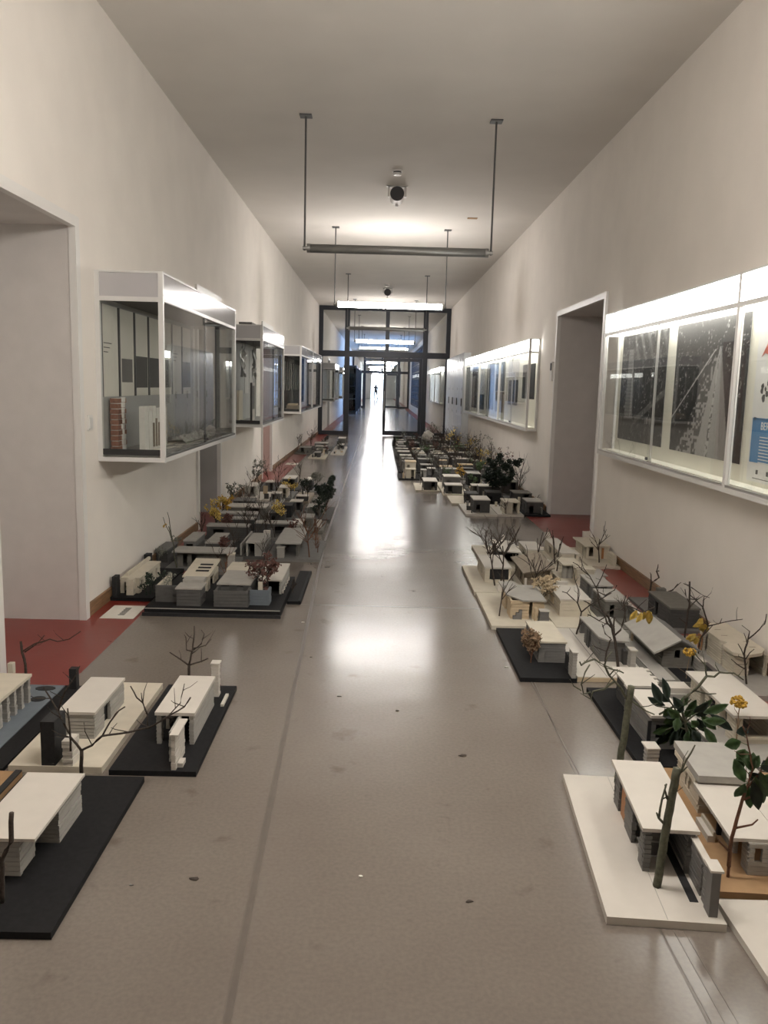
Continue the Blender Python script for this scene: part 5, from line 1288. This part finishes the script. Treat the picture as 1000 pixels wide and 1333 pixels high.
# the dense field: rows of small models as far as the glass screen
rf = random.Random(21)
ORDN = ['second', 'third', 'fourth', 'fifth', 'sixth', 'seventh', 'eighth', 'ninth', 'tenth']
SLOT = ['next to wall', 'second from wall', 'third from wall', 'fourth from wall', 'beside walkway']
RN = {W: 'white', C: 'cream', G: 'grey', PG: 'pale grey', 'wood_card': 'tan'}
BN = {B: 'black', DG: 'dark grey', G: 'grey', C: 'cream', OG: 'grey', W: 'white'}
TN = {None: 'bare twigs', 'leaf_dark': 'dark evergreen twigs', 'lichen': 'mossy twigs', 'rust_leaf': 'rust brown twigs', 'leaf_green': 'green sprigs', 'leaf_yellow': 'yellow leaves'}
xsl = [(1.83, 2.17), (1.46, 1.81), (1.10, 1.44), (.75, 1.08), (.40, .73)]
for row in range(9):
    ya = 14.05 + .93*(row)
    for sl, (xa, xb) in enumerate(xsl):
        if row == 0 and sl >= 3: continue
        y0 = ya + rf.uniform(-.03, .03) + (.05 if sl > 2 else 0)
        if row == 8: y0 = 22.05 + rf.uniform(0, .1)
        bm_ = rf.choice([B, B, DG, DG, G, OG]); rm = rf.choice([W, W, C, PG, PG, G, G, 'wood_card']); wm = rf.choice([DG, DG, G, 'charcoal_card', OG]); lm = rf.choice([None, None, None, 'leaf_dark', 'lichen', 'rust_leaf', 'leaf_green', 'leaf_yellow'])
        w = xb-xa
        hs = [(xa+w*rf.uniform(.1, .25), y0+.12, xb-w*rf.uniform(.1, .3), y0+.12+rf.uniform(.2, .3), rf.uniform(.13, .24), rm, wm)]
        hs.append((xa+w*rf.uniform(.05, .3), y0+.52, xb-w*rf.uniform(.05, .4), y0+.52+rf.uniform(.15, .28), rf.uniform(.14, .26), rf.choice([W, PG, rm]), wm))
        tr = [(rf.uniform(xa, xb), y0+rf.uniform(.1, .8), rf.uniform(.3, .7 if sl < 2 else .45), lm if q == 0 else None, 60 if q == 0 and lm else 0) for q in range(2 if sl > 2 else 4)]
        lb = '%s roofed model on %s board, %s row of dense field, %s' % (RN[rm], BN[bm_], ORDN[row], SLOT[sl])
        if sl == 0 and y0 > 18.9: xb = 1.99; hs = [(a, b, min(c, 1.95), d, h, r_, w_) for (a, b, c, d, h, r_, w_) in hs]
        k = simple_model(lb, xa, y0, xb, y0+.89, bm_, hs, tr, seed=100+row*7+sl)
        if row == 7 and sl == 2:                   # a ball of white wadding on a stick for a tree
            bm = bmesh.new(); bmesh.ops.create_icosphere(bm, subdivisions=3, radius=.14); rn = random.Random(2)
            for v in bm.verts: v.co *= 1 + .2*math.sin(v.co.x*40+2*v.co.z*30)*rn.uniform(.3, 1)
            bmesh.ops.translate(bm, verts=bm.verts[:], vec=(0, -.2, .34)); OBST.append((k.cx-.17, k.cy-.37, .17, k.cx+.17, k.cy-.03, .51)); ct = mesh('wadding_tree', bm, 'white_card', k.root, True)
            bm = bmesh.new(); cyl(bm, (0, -.2, .02), (0, -.2, .25), .01, 6); mesh('stem', bm, 'bark', ct)
for s_, a_, kw_ in TODO: s_.grow_tree(*a_, **kw_)

# ------------------------------------------------------------------ papers and litter on the floor
t = thing('paper_sign', 'white paper sheet with one line of print, on red floor by black board', 'paper', (-1.675, 5.455, 0))
bx('sheet', -.115, -.165, .001, .105, .155, .0025, 'paper', t)
for i in range(9): bx('printed_mark', -.02+.004*(i % 2), -.085+i*.021, .0025, .022, -.072+i*.021, .0031, 'ink', t)
t = thing('paper_sign', 'small white paper sheet on the red strip below the far unlit case', 'paper', (-1.64, 16.25, 0)); bx('sheet', -.13, -.2, .001, .12, .18, .0025, 'paper', t); bx('printed_mark', -.03, -.08, .0025, .02, .08, .003, 'grey_card', t)
rl = random.Random(8)
spots = [(-.54, 2.42, .018, 'bark'), (.13, 3.83, .012, 'bark'), (.40, 3.35, .02, 'bark'), (.315, 2.33, .012, 'bark'), (-.02, 2.45, .010, 'paper'), (-.73, 2.38, .008, 'grey_card'), (-.35, 4.6, .012, 'bark'), (-.16, 4.0, .01, 'bark'), (-.46, 5.3, .012, 'paper'), (1.98, 7.0, .02, 'paper'), (.76, 4.5, .012, 'paper'), (-.40, 7.0, .03, 'bark')]
for i, (x, y, r, m) in enumerate(spots):
    bm = bmesh.new()
    pts = [(r*rl.uniform(.5, 1.2)*math.cos(a), .6*r*rl.uniform(.4, 1.2)*math.sin(a)) for a in [q*math.pi/3.5 for q in range(7)]]
    prism(bm, pts, .0, .003)
    o = mesh('litter_crumb', bm, m); o.location = (x, y, .0005)
    tag(o, 'tiny %s scrap lying on the grey linoleum walkway' % ('brown leaf' if m == 'bark' else 'pale paper'), 'scrap', 'scraps on the floor: ' + ('brown' if m == 'bark' else 'pale'))

# ------------------------------------------------------------------ the person far down the corridor
bm = bmesh.new()
J = {'pel': (0, 0, .95), 'sp': (0, 0, 1.2), 'ch': (0, 0, 1.40), 'nk': (0, 0, 1.52), 'hd': (0, -.02, 1.62), 'ht': (0, -.01, 1.74),
     'hl': (-.10, 0, .92), 'kl': (-.13, -.06, .50), 'al': (-.16, .02, .09), 'tl': (-.17, -.14, .04), 'hr': (.10, 0, .92), 'kr': (.16, -.02, .50), 'ar': (.24, .06, .09), 'tr': (.26, -.10, .04),
     'sl': (-.19, 0, 1.42), 'el': (-.27, .02, 1.14), 'wl': (-.25, -.10, .92), 'fl': (-.25, -.14, .83), 'sr': (.19, 0, 1.42), 'er': (.26, .03, 1.14), 'wr': (.16, -.16, 1.06), 'fr': (.10, -.20, 1.06)}
RAD = dict(pel=.15, sp=.13, ch=.15, nk=.06, hd=.095, ht=.07, hl=.10, kl=.065, al=.045, tl=.04, hr=.10, kr=.065, ar=.045, tr=.04, sl=.065, el=.045, wl=.032, fl=.03, sr=.065, er=.045, wr=.032, fr=.03)
ks = list(J); vs = {n: bm.verts.new(J[n]) for n in ks}
for a, b_ in [('pel', 'sp'), ('sp', 'ch'), ('ch', 'nk'), ('nk', 'hd'), ('hd', 'ht'), ('pel', 'hl'), ('hl', 'kl'), ('kl', 'al'), ('al', 'tl'), ('pel', 'hr'), ('hr', 'kr'), ('kr', 'ar'), ('ar', 'tr'), ('ch', 'sl'), ('sl', 'el'), ('el', 'wl'), ('wl', 'fl'), ('ch', 'sr'), ('sr', 'er'), ('er', 'wr'), ('wr', 'fr')]: bm.edges.new((vs[a], vs[b_]))
me = bpy.data.meshes.new('person'); bm.to_mesh(me); bm.free()
po = link(bpy.data.objects.new('person', me)); me.materials.append(MATS['dark_cloth'])
sk = po.modifiers.new('skin', 'SKIN'); lay = me.skin_vertices[0].data
for i, n in enumerate(ks): lay[i].radius = (RAD[n], RAD[n]); lay[i].use_root = (n == 'pel')
sb = po.modifiers.new('sub', 'SUBSURF'); sb.levels = 2; sb.render_levels = 2
po.location = (-.3, 96, 0)
tag(po, 'person in dark clothes walking far down the corridor beyond the screen', 'person')
